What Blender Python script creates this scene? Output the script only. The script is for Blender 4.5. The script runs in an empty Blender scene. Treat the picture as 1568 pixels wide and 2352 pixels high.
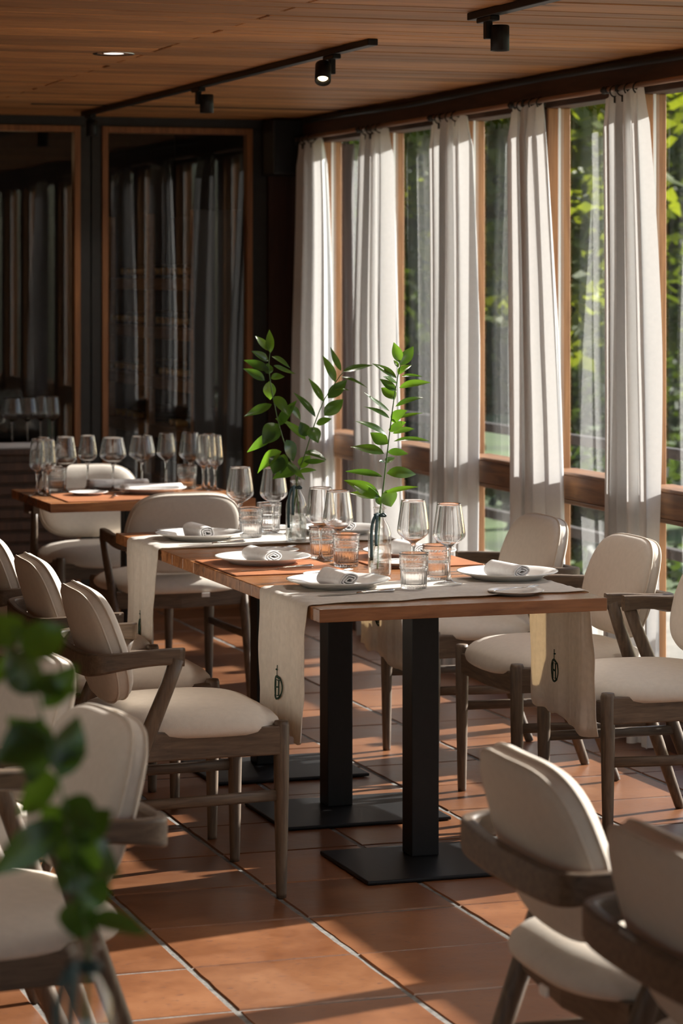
import bpy, bmesh, math, random
from mathutils import Vector, Matrix
R = math.radians
rnd = random.Random(7)
S = bpy.context.scene
C = S.collection

# ------------------------------------------------------------------ camera
cam = bpy.data.cameras.new('camera'); camo = bpy.data.objects.new('camera', cam); C.objects.link(camo)
cam.sensor_fit = 'VERTICAL'; cam.sensor_height = 36.0; cam.sensor_width = 24.0
cam.lens = 36.0 * 6240 / 2352
camo.location = (0, 0, 1.58)
camo.rotation_euler = (R(90), 0, -0.3218)
cam.shift_y = -(1176 - 635) / 2352
cam.clip_end = 200
cam.dof.use_dof = True; cam.dof.focus_distance = 7.35; cam.dof.aperture_fstop = 5.6
S.camera = camo
# ------------------------------------------------------------------ light
SUN_EL, SUN_AZ = R(24.7), R(14.2)
w = bpy.data.worlds.new('sky'); S.world = w; w.use_nodes = True
wn = w.node_tree; bg = wn.nodes['Background']
sky = wn.nodes.new('ShaderNodeTexSky'); sky.sky_type = 'NISHITA'; sky.sun_disc = False
sky.sun_elevation = SUN_EL; sky.sun_rotation = R(90) - SUN_AZ
wn.links.new(sky.outputs[0], bg.inputs[0]); bg.inputs[1].default_value = 0.30
sl = bpy.data.lights.new('sun', 'SUN'); sl.energy = 17.0; sl.angle = R(0.6); sl.color = (1.0, 0.955, 0.90)
so = bpy.data.objects.new('sun', sl); C.objects.link(so)
so.rotation_euler = Vector((-math.cos(SUN_EL)*math.cos(SUN_AZ), -math.cos(SUN_EL)*math.sin(SUN_AZ), -math.sin(SUN_EL))).to_track_quat('-Z', 'Y').to_euler()
so.location = (20, 8, 12)
S.view_settings.view_transform = 'Standard'; S.view_settings.look = 'None'
S.view_settings.gamma = 1.0; S.view_settings.use_curve_mapping = False
S.view_settings.exposure = 0.0
try:
    S.cycles.transparent_max_bounces = 24; S.cycles.max_bounces = 12
    S.cycles.diffuse_bounces = 6; S.cycles.transmission_bounces = 12; S.cycles.sample_clamp_indirect = 6.0
except Exception: pass

# ------------------------------------------------------------------ materials
def nt(name):
    m = bpy.data.materials.new(name); m.use_nodes = True
    t = m.node_tree; t.nodes.clear()
    out = t.nodes.new('ShaderNodeOutputMaterial')
    return m, t, out
def N(t, typ, **kw):
    n = t.nodes.new(typ)
    for k, v in kw.items():
        if k.startswith('i_'): n.inputs[k[2:].replace('_', ' ')].default_value = v
        else: setattr(n, k, v)
    return n
def L(t, a, b): t.links.new(a, b)
def rgb(c): return (c[0], c[1], c[2], 1)
def ramp(t, fac, stops):
    r = t.nodes.new('ShaderNodeValToRGB'); e = r.color_ramp.elements
    while len(e) < len(stops): e.new(0.5)
    for i, (p, c) in enumerate(stops): e[i].position = p; e[i].color = rgb(c)
    L(t, fac, r.inputs[0]); return r.outputs[0]
def plain(name, col, rough=.5, metal=0., noise=.0, nscale=30., bump=0., bscale=200., spec=.5):
    m, t, out = nt(name)
    p = N(t, 'ShaderNodeBsdfPrincipled'); p.inputs['Roughness'].default_value = rough; p.inputs['Metallic'].default_value = metal
    p.inputs['Specular IOR Level'].default_value = spec
    tc = N(t, 'ShaderNodeTexCoord')
    if noise > 0:
        n = N(t, 'ShaderNodeTexNoise'); n.inputs['Scale'].default_value = nscale; n.inputs['Detail'].default_value = 4
        L(t, tc.outputs['Object'], n.inputs['Vector'])
        c = ramp(t, n.outputs['Fac'], [(.3, [x*(1-noise) for x in col]), (.7, [min(1, x*(1+noise)) for x in col])])
        L(t, c, p.inputs['Base Color'])
    else: p.inputs['Base Color'].default_value = rgb(col)
    if bump > 0:
        n2 = N(t, 'ShaderNodeTexNoise'); n2.inputs['Scale'].default_value = bscale; n2.inputs['Detail'].default_value = 3
        L(t, tc.outputs['Object'], n2.inputs['Vector'])
        b = N(t, 'ShaderNodeBump'); b.inputs['Strength'].default_value = bump; b.inputs['Distance'].default_value = .002
        L(t, n2.outputs['Fac'], b.inputs['Height']); L(t, b.outputs[0], p.inputs['Normal'])
    L(t, p.outputs[0], out.inputs[0]); return m
def wood(name, c_dark, c_light, axis='X', scale=6., stretch=14., rough=.45, bump=.15, objrand=.25, knots=False):
    m, t, out = nt(name)
    p = N(t, 'ShaderNodeBsdfPrincipled'); p.inputs['Roughness'].default_value = rough
    tc = N(t, 'ShaderNodeTexCoord'); oi = N(t, 'ShaderNodeObjectInfo')
    add = N(t, 'ShaderNodeVectorMath', operation='ADD')
    mul = N(t, 'ShaderNodeVectorMath', operation='SCALE'); mul.inputs['Scale'].default_value = 17.0
    cmb = N(t, 'ShaderNodeCombineXYZ')
    for k in range(3): L(t, oi.outputs['Random'], cmb.inputs[k])
    L(t, cmb.outputs[0], mul.inputs[0]); L(t, tc.outputs['Object'], add.inputs[0]); L(t, mul.outputs[0], add.inputs[1])
    mp = N(t, 'ShaderNodeMapping'); sc = [stretch, stretch, stretch]; sc['XYZ'.index(axis)] = 1.0
    mp.inputs['Scale'].default_value = sc
    L(t, add.outputs[0], mp.inputs[0])
    n = N(t, 'ShaderNodeTexNoise'); n.inputs['Scale'].default_value = scale; n.inputs['Detail'].default_value = 6; n.inputs['Roughness'].default_value = .6; n.inputs['Distortion'].default_value = .6
    L(t, mp.outputs[0], n.inputs['Vector'])
    col = ramp(t, n.outputs['Fac'], [(.28, c_dark), (.5, [(a+b)/2 for a, b in zip(c_dark, c_light)]), (.72, c_light)])
    hs = N(t, 'ShaderNodeHueSaturation')
    mr = N(t, 'ShaderNodeMapRange'); mr.inputs['To Min'].default_value = 1-objrand; mr.inputs['To Max'].default_value = 1+objrand
    L(t, oi.outputs['Random'], mr.inputs['Value']); L(t, mr.outputs[0], hs.inputs['Value']); L(t, col, hs.inputs['Color'])
    last = hs.outputs[0]
    if knots:
        v = N(t, 'ShaderNodeTexNoise'); v.inputs['Scale'].default_value = 2.2; v.inputs['Detail'].default_value = 2
        mp2 = N(t, 'ShaderNodeMapping'); s2 = [9., 9., 9.]; s2['XYZ'.index(axis)] = 1.6; mp2.inputs['Scale'].default_value = s2
        L(t, add.outputs[0], mp2.inputs[0]); L(t, mp2.outputs[0], v.inputs['Vector'])
        k = ramp(t, v.outputs['Fac'], [(.70, (0, 0, 0)), (.78, (1, 1, 1))])
        mx = N(t, 'ShaderNodeMix', data_type='RGBA'); L(t, k, mx.inputs[0]); L(t, last, mx.inputs[6]); mx.inputs[7].default_value = rgb([x*.25 for x in c_dark])
        last = mx.outputs[2]
    L(t, last, p.inputs['Base Color'])
    b = N(t, 'ShaderNodeBump'); b.inputs['Strength'].default_value = bump; b.inputs['Distance'].default_value = .002
    L(t, n.outputs['Fac'], b.inputs['Height']); L(t, b.outputs[0], p.inputs['Normal'])
    L(t, p.outputs[0], out.inputs[0]); return m
def cloth(name, col, transl=.0, weave=900., bump=.25, var=.06, trans_col=None):
    m, t, out = nt(name)
    p = N(t, 'ShaderNodeBsdfPrincipled'); p.inputs['Roughness'].default_value = .9; p.inputs['Specular IOR Level'].default_value = .15
    tc = N(t, 'ShaderNodeTexCoord')
    n = N(t, 'ShaderNodeTexNoise'); n.inputs['Scale'].default_value = 60; n.inputs['Detail'].default_value = 5
    L(t, tc.outputs['Object'], n.inputs['Vector'])
    c = ramp(t, n.outputs['Fac'], [(.3, [x*(1-var) for x in col]), (.7, [min(1, x*(1+var)) for x in col])])
    L(t, c, p.inputs['Base Color'])
    n2 = N(t, 'ShaderNodeTexNoise'); n2.inputs['Scale'].default_value = weave; n2.inputs['Detail'].default_value = 2
    L(t, tc.outputs['Object'], n2.inputs['Vector'])
    b = N(t, 'ShaderNodeBump'); b.inputs['Strength'].default_value = bump; b.inputs['Distance'].default_value = .001
    L(t, n2.outputs['Fac'], b.inputs['Height']); L(t, b.outputs[0], p.inputs['Normal'])
    if transl > 0:
        tr = N(t, 'ShaderNodeBsdfTranslucent'); tr.inputs[0].default_value = rgb(trans_col or col)
        mx = N(t, 'ShaderNodeMixShader'); mx.inputs[0].default_value = transl
        L(t, p.outputs[0], mx.inputs[1]); L(t, tr.outputs[0], mx.inputs[2]); L(t, mx.outputs[0], out.inputs[0])
    else: L(t, p.outputs[0], out.inputs[0])
    return m
def thin_glass(name, base=.06, tint=(1, 1, 1), refr=.0, ior=1.45, rough=.0):
    """clear sheet of glass: transmission plus a Fresnel-weighted mirror; `refr` blends in true refraction"""
    m, t, out = nt(name)
    lw = N(t, 'ShaderNodeLayerWeight'); lw.inputs[0].default_value = .5
    pw = N(t, 'ShaderNodeMath', operation='POWER'); pw.inputs[1].default_value = 4.0
    L(t, lw.outputs['Facing'], pw.inputs[0])
    ml = N(t, 'ShaderNodeMath', operation='MULTIPLY_ADD'); ml.inputs[1].default_value = .92 - base; ml.inputs[2].default_value = base
    L(t, pw.outputs[0], ml.inputs[0])
    tr = N(t, 'ShaderNodeBsdfTransparent'); tr.inputs[0].default_value = rgb(tint)
    gl = N(t, 'ShaderNodeBsdfGlossy'); gl.inputs['Roughness'].default_value = rough
    mx = N(t, 'ShaderNodeMixShader'); L(t, ml.outputs[0], mx.inputs[0]); L(t, tr.outputs[0], mx.inputs[1]); L(t, gl.outputs[0], mx.inputs[2])
    res = mx.outputs[0]
    if refr > 0:
        g = N(t, 'ShaderNodeBsdfGlass'); g.inputs['IOR'].default_value = ior; g.inputs['Roughness'].default_value = 0.
        m2 = N(t, 'ShaderNodeMixShader'); m2.inputs[0].default_value = refr
        L(t, res, m2.inputs[1]); L(t, g.outputs[0], m2.inputs[2]); res = m2.outputs[0]
    L(t, res, out.inputs[0]); return m
def leafmat(name, c1, c2, transl=.45, rough=.35):
    m, t, out = nt(name)
    p = N(t, 'ShaderNodeBsdfPrincipled'); p.inputs['Roughness'].default_value = rough; p.inputs['Specular IOR Level'].default_value = .8 if rough < .4 else .3
    oi = N(t, 'ShaderNodeObjectInfo'); tc = N(t, 'ShaderNodeTexCoord')
    n = N(t, 'ShaderNodeTexNoise'); n.inputs['Scale'].default_value = 14; L(t, tc.outputs['Object'], n.inputs['Vector'])
    a = N(t, 'ShaderNodeMath', operation='MULTIPLY_ADD'); a.inputs[1].default_value = .45; L(t, oi.outputs['Random'], a.inputs[0]); 
    b = N(t, 'ShaderNodeMath', operation='MULTIPLY'); b.inputs[1].default_value = .55; L(t, n.outputs['Fac'], b.inputs[0]); L(t, b.outputs[0], a.inputs[2])
    c = ramp(t, a.outputs[0], [(.25, c1), (.75, c2)])
    L(t, c, p.inputs['Base Color'])
    tr = N(t, 'ShaderNodeBsdfTranslucent')
    g = N(t, 'ShaderNodeMix', data_type='RGBA', blend_type='MULTIPLY'); g.inputs[0].default_value = 1.0
    L(t, c, g.inputs[6]); g.inputs[7].default_value = (3.0, 2.7, .7, 1); L(t, g.outputs[2], tr.inputs[0])
    mx = N(t, 'ShaderNodeMixShader'); mx.inputs[0].default_value = transl
    L(t, p.outputs[0], mx.inputs[1]); L(t, tr.outputs[0], mx.inputs[2]); L(t, mx.outputs[0], out.inputs[0]); return m
def tilemat():
    m, t, out = nt('terracotta')
    p = N(t, 'ShaderNodeBsdfPrincipled')
    tc = N(t, 'ShaderNodeTexCoord'); oi = N(t, 'ShaderNodeObjectInfo'); geo = N(t, 'ShaderNodeNewGeometry')
    n = N(t, 'ShaderNodeTexNoise'); n.inputs['Scale'].default_value = 3.2; n.inputs['Detail'].default_value = 6; n.inputs['Roughness'].default_value = .65
    L(t, geo.outputs['Position'], n.inputs['Vector'])
    c = ramp(t, n.outputs['Fac'], [(.3, (.130, .046, .018)), (.55, (.198, .078, .031)), (.75, (.255, .112, .048))])
    hs = N(t, 'ShaderNodeHueSaturation'); mr = N(t, 'ShaderNodeMapRange'); mr.inputs['To Min'].default_value = .82; mr.inputs['To Max'].default_value = 1.15
    L(t, oi.outputs['Random'], mr.inputs['Value']); L(t, mr.outputs[0], hs.inputs['Value']); L(t, c, hs.inputs['Color'])
    # dark specks
    v = N(t, 'ShaderNodeTexNoise'); v.inputs['Scale'].default_value = 95; v.inputs['Detail'].default_value = 2
    mp = N(t, 'ShaderNodeMapping'); mp.inputs['Scale'].default_value = (.45, 1, 1); L(t, geo.outputs['Position'], mp.inputs[0]); L(t, mp.outputs[0], v.inputs['Vector'])
    k = ramp(t, v.outputs['Fac'], [(.63, (0, 0, 0)), (.69, (.7, .7, .7))])
    mx = N(t, 'ShaderNodeMix', data_type='RGBA'); L(t, k, mx.inputs[0]); L(t, hs.outputs[0], mx.inputs[6]); mx.inputs[7].default_value = (.10, .045, .03, 1)
    L(t, mx.outputs[2], p.inputs['Base Color'])
    rr = N(t, 'ShaderNodeMapRange'); rr.inputs['To Min'].default_value = .24; rr.inputs['To Max'].default_value = .5
    L(t, n.outputs['Fac'], rr.inputs['Value']); L(t, rr.outputs[0], p.inputs['Roughness'])
    n3 = N(t, 'ShaderNodeTexNoise'); n3.inputs['Scale'].default_value = 22; n3.inputs['Detail'].default_value = 5
    L(t, geo.outputs['Position'], n3.inputs['Vector'])
    b = N(t, 'ShaderNodeBump'); b.inputs['Strength'].default_value = .22; b.inputs['Distance'].default_value = .004
    L(t, n3.outputs['Fac'], b.inputs['Height']); L(t, b.outputs[0], p.inputs['Normal'])
    L(t, p.outputs[0], out.inputs[0]); return m
def emis(name, col, s):
    m, t, out = nt(name); e = N(t, 'ShaderNodeEmission'); e.inputs[0].default_value = rgb(col); e.inputs[1].default_value = s
    L(t, e.outputs[0], out.inputs[0]); return m

M = {}
M['tile'] = tilemat()
M['grout'] = plain('grout', (.15, .14, .125), .95, noise=.35, nscale=40, bump=.8, bscale=120)
M['ceil'] = wood('ceiling_pine', (.20, .078, .022), (.58, .275, .092), 'X', 3.2, 24, .55, .2, .30, knots=True)
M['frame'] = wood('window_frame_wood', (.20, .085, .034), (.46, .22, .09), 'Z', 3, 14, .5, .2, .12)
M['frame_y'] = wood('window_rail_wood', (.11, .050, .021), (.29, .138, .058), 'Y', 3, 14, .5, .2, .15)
M['beam'] = wood('dark_beam_wood', (.03, .013, .008), (.085, .036, .02), 'Y', 3, 12, .6, .2, .1)
M['post'] = wood('dark_post_wood', (.03, .014, .008), (.09, .04, .022), 'Z', 3, 12, .6, .2, .1)
M['doortrim'] = wood('door_trim_wood', (.16, .058, .017), (.31, .125, .038), 'Z', 4, 14, .5, .1, .05)
M['darkpanel'] = plain('dark_painted_panel', (.016, .016, .015), .6, noise=.2)
M['redwood'] = wood('dark_red_panel_wood', (.022, .008, .005), (.05, .018, .011), 'Z', 3, 10, .6, .1, .1)
M['oak'] = wood('smoked_oak', (.052, .033, .021), (.155, .105, .067), 'X', 9, 10, .5, .18, .08)
M['oakz'] = wood('smoked_oak_upright', (.052, .033, .021), (.155, .105, .067), 'Z', 9, 10, .5, .18, .08)
M['oaky'] = wood('smoked_oak_cross', (.052, .033, .021), (.155, .105, .067), 'Y', 9, 10, .5, .18, .08)
M['table'] = wood('acacia_tabletop', (.17, .058, .021), (.46, .20, .078), 'X', 3.5, 9, .25, .06, .28)
M['fabric'] = cloth('beige_upholstery', (.63, .57, .50), weave=700, bump=.5, var=.035)
M['piping'] = cloth('beige_piping', (.62, .55, .47), weave=700, bump=.3)
M['curtain'] = cloth('white_sheer_curtain', (.66, .655, .65), .17, weave=500, bump=.25, var=.03, trans_col=(.90, .88, .86))
M['linen'] = cloth('linen_runner', (.74, .70, .65), .28, weave=600, bump=.5, var=.08, trans_col=(.82, .69, .50))
M['napkin'] = cloth('white_napkin', (.80, .78, .77), .08, weave=900, bump=.3)
M['china'] = plain('white_china', (.82, .80, .77), .12, spec=.6)
M['black'] = plain('black_metal', (.0065, .0065, .007), .45, noise=.2, nscale=60, spec=.3)
M['blackm'] = plain('black_matt', (.008, .008, .008), .55)
M['iron'] = plain('bronze_rod', (.30, .17, .11), .32, metal=.3)
M['steel'] = plain('cutlery_steel', (.72, .70, .67), .18, metal=1.)
M['leather'] = plain('tan_leather_mat', (.40, .15, .062), .42, noise=.12, nscale=20, bump=.15, bscale=300)
M['pane'] = thin_glass('window_pane', .085, (.97, .985, .975))
M['paneb'] = thin_glass('door_pane', .055, (.92, .93, .93))
M['thin'] = thin_glass('thin_crystal', .02, (.995, .995, .995), refr=.9, rough=.012)
M['stem'] = thin_glass('solid_crystal', .06, (.99, .99, .99), refr=.8, rough=.012)
M['cut'] = thin_glass('cut_crystal', .05, (.99, .99, .99), refr=.85, rough=.012)
M['vaseg'] = thin_glass('vase_glass', .07, (.97, .98, .975), refr=.15, rough=.012)
M['water'] = thin_glass('water', .03, (.97, .985, .98), refr=.45, ior=1.33)
M['ribbon'] = plain('dark_green_ribbon', (.006, .032, .034), .45, bump=.2)
M['leaf'] = leafmat('ruscus_leaf', (.022, .056, .020), (.060, .130, .028), .42, .26)
M['stemgreen'] = plain('green_stem', (.06, .13, .03), .45, noise=.3)
M['thread'] = plain('green_thread', (.008, .035, .018), .8)
M['label'] = plain('white_label', (.8, .78, .74), .8)
M['plaster'] = plain('warm_plaster', (.46, .38, .31), .9, noise=.08)
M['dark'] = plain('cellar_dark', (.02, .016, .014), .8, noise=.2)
M['rack'] = wood('rack_wood', (.20, .09, .035), (.36, .18, .075), 'Y', 4, 12, .5, .1, .1)
M['bottle'] = plain('wine_bottle_glass', (.012, .018, .012), .12)
M['capsule'] = plain('bottle_capsule', (.62, .42, .17), .3, metal=.7)
M['chrome'] = plain('chrome_ring', (.85, .85, .84), .12, metal=1.)
M['bulb'] = emis('warm_lamp_glow', (1., .72, .38), 14)
M['grass'] = plain('lawn', (.07, .11, .03), .95, noise=.5, nscale=1.2)
M['gravel'] = plain('gravel', (.30, .27, .22), .95, noise=.3, nscale=3)
M['bark'] = plain('bark', (.075, .052, .036), .9, noise=.4, nscale=12)
M['foliage'] = leafmat('garden_leaves', (.032, .050, .011), (.095, .120, .022), .40, .6)
M['foliage2'] = leafmat('dark_garden_leaves', (.016, .032, .012), (.05, .075, .022), .35, .6)
M['fencem'] = plain('dark_fence_wood', (.045, .035, .028), .8, noise=.3)

# ------------------------------------------------------------------ mesh helpers
def mesh(name, vs, fs, smooth=False):
    me = bpy.data.meshes.new(name); me.from_pydata([tuple(v) for v in vs], [], fs)
    bm = bmesh.new(); bm.from_mesh(me); bmesh.ops.recalc_face_normals(bm, faces=bm.faces); bm.to_mesh(me); bm.free()
    if smooth: me.polygons.foreach_set('use_smooth', [True]*len(me.polygons))
    me.update(); return me
def link(name, me, mat=None, parent=None, loc=(0, 0, 0), rz=0.):
    o = bpy.data.objects.new(name, me); C.objects.link(o)
    if mat is not None and me is not None and not me.materials: me.materials.append(M[mat] if isinstance(mat, str) else mat)
    o.parent = parent; o.location = loc; o.rotation_euler = (0, 0, rz); return o
def tag(o, label=None, cat=None, group=None, kind=None):
    if label: o['label'] = label
    if cat: o['category'] = cat
    if group: o['group'] = group
    if kind: o['kind'] = kind
    return o
def empty(name, loc=(0, 0, 0), rz=0., **k):
    o = bpy.data.objects.new(name, None); C.objects.link(o); o.location = loc; o.rotation_euler = (0, 0, rz); o.empty_display_size = .1
    return tag(o, **k)
def copy_tree(o, parent=None):
    c = o.copy(); C.objects.link(c); c.parent = parent
    for ch in o.children: copy_tree(ch, c)
    return c
def boxm(name, x0, x1, y0, y1, z0, z1, bev=.0, seg=1):
    bm = bmesh.new()
    v = [bm.verts.new(p) for p in ((x0,y0,z0),(x1,y0,z0),(x1,y1,z0),(x0,y1,z0),(x0,y0,z1),(x1,y0,z1),(x1,y1,z1),(x0,y1,z1))]
    for f in ((3,2,1,0),(4,5,6,7),(0,1,5,4),(1,2,6,5),(2,3,7,6),(3,0,4,7)): bm.faces.new([v[i] for i in f])
    if bev > 0: bmesh.ops.bevel(bm, geom=bm.edges[:], offset=bev, segments=seg, affect='EDGES', profile=.6)
    me = bpy.data.meshes.new(name); bm.to_mesh(me); bm.free(); return me
def box(name, x0, x1, y0, y1, z0, z1, mat, parent=None, bev=.0, seg=1):
    return link(name, boxm(name, x0, x1, y0, y1, z0, z1, bev, seg), mat, parent)
def lathe(name, prof, seg=32, close=False, disp=None):
    """prof = [(r,z)...]; r==0 endpoints become poles"""
    vs, fs, rows = [], [], []
    for j, (r, z) in enumerate(prof):
        if r <= 1e-6: rows.append([len(vs)]); vs.append((0, 0, z))
        else:
            row = []
            for i in range(seg):
                a = 2*math.pi*i/seg; rr = r + (disp(a, z, j) if disp else 0)
                row.append(len(vs)); vs.append((rr*math.cos(a), rr*math.sin(a), z))
            rows.append(row)
    def quad(A, B):
        if len(A) == 1 and len(B) == 1: return
        for i in range(seg):
            k = (i+1) % seg
            if len(A) == 1: fs.append((A[0], B[i], B[k]))
            elif len(B) == 1: fs.append((A[i], A[k], B[0]))
            else: fs.append((A[i], A[k], B[k], B[i]))
    for j in range(len(rows)-1): quad(rows[j], rows[j+1])
    if close: quad(rows[-1], rows[0])
    return mesh(name, vs, fs, True)
def spline(pts, n):
    """Catmull-Rom through pts"""
    P = [Vector(p) for p in pts]; out = []
    m = len(P)-1
    for k in range(n+1):
        t = k/n*m; i = min(int(t), m-1); f = t-i
        p0 = P[max(i-1, 0)]; p1 = P[i]; p2 = P[i+1]; p3 = P[min(i+2, m)]
        out.append(.5*((2*p1)+(-p0+p2)*f+(2*p0-5*p1+4*p2-p3)*f*f+(-p0+3*p1-3*p2+p3)*f**3))
    return out
def sweep(name, path, sect, up=None, closed=False, smooth=True):
    """sect(k,t) -> list of (a,b): a along side, b along up"""
    P = [Vector(p) for p in path]; n = len(P); vs, fs = [], []; upv = None; cnt = None
    for k in range(n):
        if closed: T = (P[(k+1) % n]-P[k-1]).normalized()
        else: T = (P[min(k+1, n-1)]-P[max(k-1, 0)]).normalized()
        if up is not None: u = Vector(up)
        else:
            if upv is None:
                u = Vector((0, 0, 1)) if abs(T.z) < .9 else Vector((1, 0, 0))
            else: u = upv
        u = (u-T*u.dot(T)).normalized(); upv = u
        s = T.cross(u)
        sc = sect(k, k/max(1, n-1)); cnt = len(sc)
        for a, b in sc: vs.append(P[k]+s*a+u*b)
    for k in range(n if closed else n-1):
        k2 = (k+1) % n
        for i in range(cnt):
            j = (i+1) % cnt; fs.append((k*cnt+i, k*cnt+j, k2*cnt+j, k2*cnt+i))
    if not closed:
        fs.append(tuple(range(cnt-1, -1, -1))); fs.append(tuple((n-1)*cnt+i for i in range(cnt)))
    return mesh(name, vs, fs, smooth)
def circ(r, n=10, ry=None):
    ry = ry or r
    return [(r*math.cos(2*math.pi*i/n), ry*math.sin(2*math.pi*i/n)) for i in range(n)]
def rrect(w_, h_, r_, n=3):
    out = []
    for cx, cy, a0 in ((w_/2-r_, h_/2-r_, 0), (-w_/2+r_, h_/2-r_, 90), (-w_/2+r_, -h_/2+r_, 180), (w_/2-r_, -h_/2+r_, 270)):
        for i in range(n): a = R(a0+90*i/(n-1)); out.append((cx+r_*math.cos(a), cy+r_*math.sin(a)))
    return out
def tube(name, path, r, seg=10, closed=False):
    rf = r if callable(r) else (lambda t: r)
    return sweep(name, path, lambda k, t: circ(rf(t), seg), closed=closed)
def merge(name, items):
    """join several meshes into one (one part)"""
    bm = bmesh.new()
    for me in items: bm.from_mesh(me)
    me = bpy.data.meshes.new(name); bm.to_mesh(me); bm.free()
    for it in items: bpy.data.meshes.remove(it)
    return me

# ------------------------------------------------------------------ setting: floor
TX0, TY0, TPX, TPY = 1.635, 6.761, .400, .381
XW = 3.91                      # inner face of the window wall
YB = 12.45                     # inner face of the back wall
ZC = 2.33                      # ceiling
floor = box('floor', -3, 4.3, -3.2, YB+.2, -.10, -.0025, 'grout'); tag(floor, kind='structure')
tiles = []
for var in range(6):
    bm = bmesh.new(); rr = random.Random(var+40); n = 6
    gx, gy = .0060, .0036
    pts = []
    x0, x1, y0, y1 = gx, TPX-gx, gy, TPY-gy
    for i in range(n): pts.append((x0+(x1-x0)*i/n, y0+rr.uniform(-.0015, .0015)))
    for i in range(n): pts.append((x1+rr.uniform(-.0015, .0015), y0+(y1-y0)*i/n))
    for i in range(n): pts.append((x1-(x1-x0)*i/n, y1+rr.uniform(-.0015, .0015)))
    for i in range(n): pts.append((x0+rr.uniform(-.0015, .0015), y1-(y1-y0)*i/n))
    cx, cy = TPX/2, TPY/2
    lo = [bm.verts.new((x, y, -.03)) for x, y in pts]
    mi = [bm.verts.new((x, y, -.003)) for x, y in pts]
    hi = [bm.verts.new((cx+(x-cx)*.982, cy+(y-cy)*.982, 0)) for x, y in pts]
    m_ = len(pts)
    for A, B in ((lo, mi), (mi, hi)):
        for i in range(m_): bm.faces.new((A[i], A[(i+1) % m_], B[(i+1) % m_], B[i]))
    bm.faces.new(hi); me = bpy.data.meshes.new('tile'); bm.to_mesh(me); bm.free(); me.materials.append(M['tile']); tiles.append(me)
rest = []
for j in range(-26, 15):
    for i in range(-11, 6):
        x, y = TX0+TPX*i, TY0+TPY*j
        if x > XW or y > YB: continue
        near = x > -.4 and y > 4.0
        if near:
            o = link('tile', tiles[rnd.randrange(6)], None, floor, (x, y, rnd.uniform(-.0012, .0012)))
            o.rotation_euler = (rnd.uniform(-.0022, .0022), rnd.uniform(-.0022, .0022), 0)
        else: rest.append((x, y))
bm = bmesh.new()
for x, y in rest:
    v = [bm.verts.new(p) for p in ((x+.006, y+.004, 0), (x+TPX-.006, y+.004, 0), (x+TPX-.006, y+TPY-.004, 0), (x+.006, y+TPY-.004, 0))]
    bm.faces.new(v)
me = bpy.data.meshes.new('far_tiles'); bm.to_mesh(me); bm.free()
tag(link('tile_field', me, 'tile', floor), kind='stuff')

# ------------------------------------------------------------------ setting: ceiling
ceiling = box('ceiling', -3, 4.3, -3.2, YB+.2, ZC+.02, ZC+.14, 'beam'); tag(ceiling, kind='structure')
PW = .122
y = 6.5; k = 0
while y < YB:
    for (a, b) in (((-.3, 2.266), (2.274, XW+.0)) if k % 4 in (0, 2) or k % 7 == 3 else ((-.3, XW),)):
        if b > 3 or True:
            me = boxm('plank', a, b, 0, PW-.008, 0, .02, .003)
            link('plank', me, 'ceil', ceiling, (0, y, ZC+rnd.uniform(-.0015, .0015)))
    y += PW; k += 1
me = boxm('plain_boards', -3, XW, -3.2, 6.49, ZC, ZC+.02)
tag(link('plank_field', me, 'ceil', ceiling), kind='stuff')
tag(box('trim_1', 2.45, XW, 11.60, 11.612, ZC-.004, ZC+.01, 'blackm'), kind='structure')

# ------------------------------------------------------------------ setting: window wall
wall_r = empty('wall_right', (0, 0, 0), kind='structure')
GX = 3.962
posts = [8.50, 9.33, 10.20, 11.16, 12.02]
for yy in (7.18, 6.07, 5.41, 4.33, 3.46, 2.64, 1.76, .88, 0., -.88, -1.76, -2.64): posts.insert(0, yy)
PWD = .085
box('header_beam', XW-.03, 4.12, -3.2, YB, 2.236, ZC+.02, 'beam', wall_r, .004)
box('header_trim', XW+.005, 4.01, -3.2, YB, 2.205, 2.236, 'beam', wall_r, .002)
box('sill', XW-.02, 4.12, -3.2, YB, -.02, .10, 'beam', wall_r, .004)
post_me = boxm('post', XW-.005, GX+.042, 0, PWD, .10, 2.205, .004)
for p in posts: link('post', post_me, 'post', wall_r, (0, p, 0))
zr0, zr1 = .765, .868
for i, p in enumerate(posts):
    y0 = p - .86 + PWD if i == 0 else posts[i-1]+PWD
    y1 = p
    if i == 0: continue
    wdw = empty('window_%d' % i, (0, 0, 0), kind='structure')
    # jambs (reveals) both sides, lit wood
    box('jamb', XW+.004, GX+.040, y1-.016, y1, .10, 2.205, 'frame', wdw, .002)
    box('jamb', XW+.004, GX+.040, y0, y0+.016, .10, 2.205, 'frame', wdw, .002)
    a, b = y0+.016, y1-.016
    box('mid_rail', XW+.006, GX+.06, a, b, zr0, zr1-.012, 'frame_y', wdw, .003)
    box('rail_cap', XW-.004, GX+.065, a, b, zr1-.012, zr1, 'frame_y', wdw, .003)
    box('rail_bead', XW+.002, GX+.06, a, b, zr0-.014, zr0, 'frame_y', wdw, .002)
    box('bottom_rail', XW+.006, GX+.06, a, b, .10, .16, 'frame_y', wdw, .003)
    for z0, z1, nm in ((.16, zr0-.014, 'lower_pane'), (zr1, 2.205, 'upper_pane')):
        me = mesh(nm, [(GX, a, z0), (GX, b, z0), (GX, b, z1), (GX, a, z1)], [(0, 1, 2, 3)])
        link(nm, me, 'pane', wdw)
        # aluminium-like spacer strips that edge the glazing
        box('glazing_bead', GX-.010, GX-.002, a, a+.008, z0, z1, 'chromeb' if False else 'label', wdw)
        box('glazing_bead', GX-.010, GX-.002, b-.008, b, z0, z1, 'label', wdw)
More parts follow.
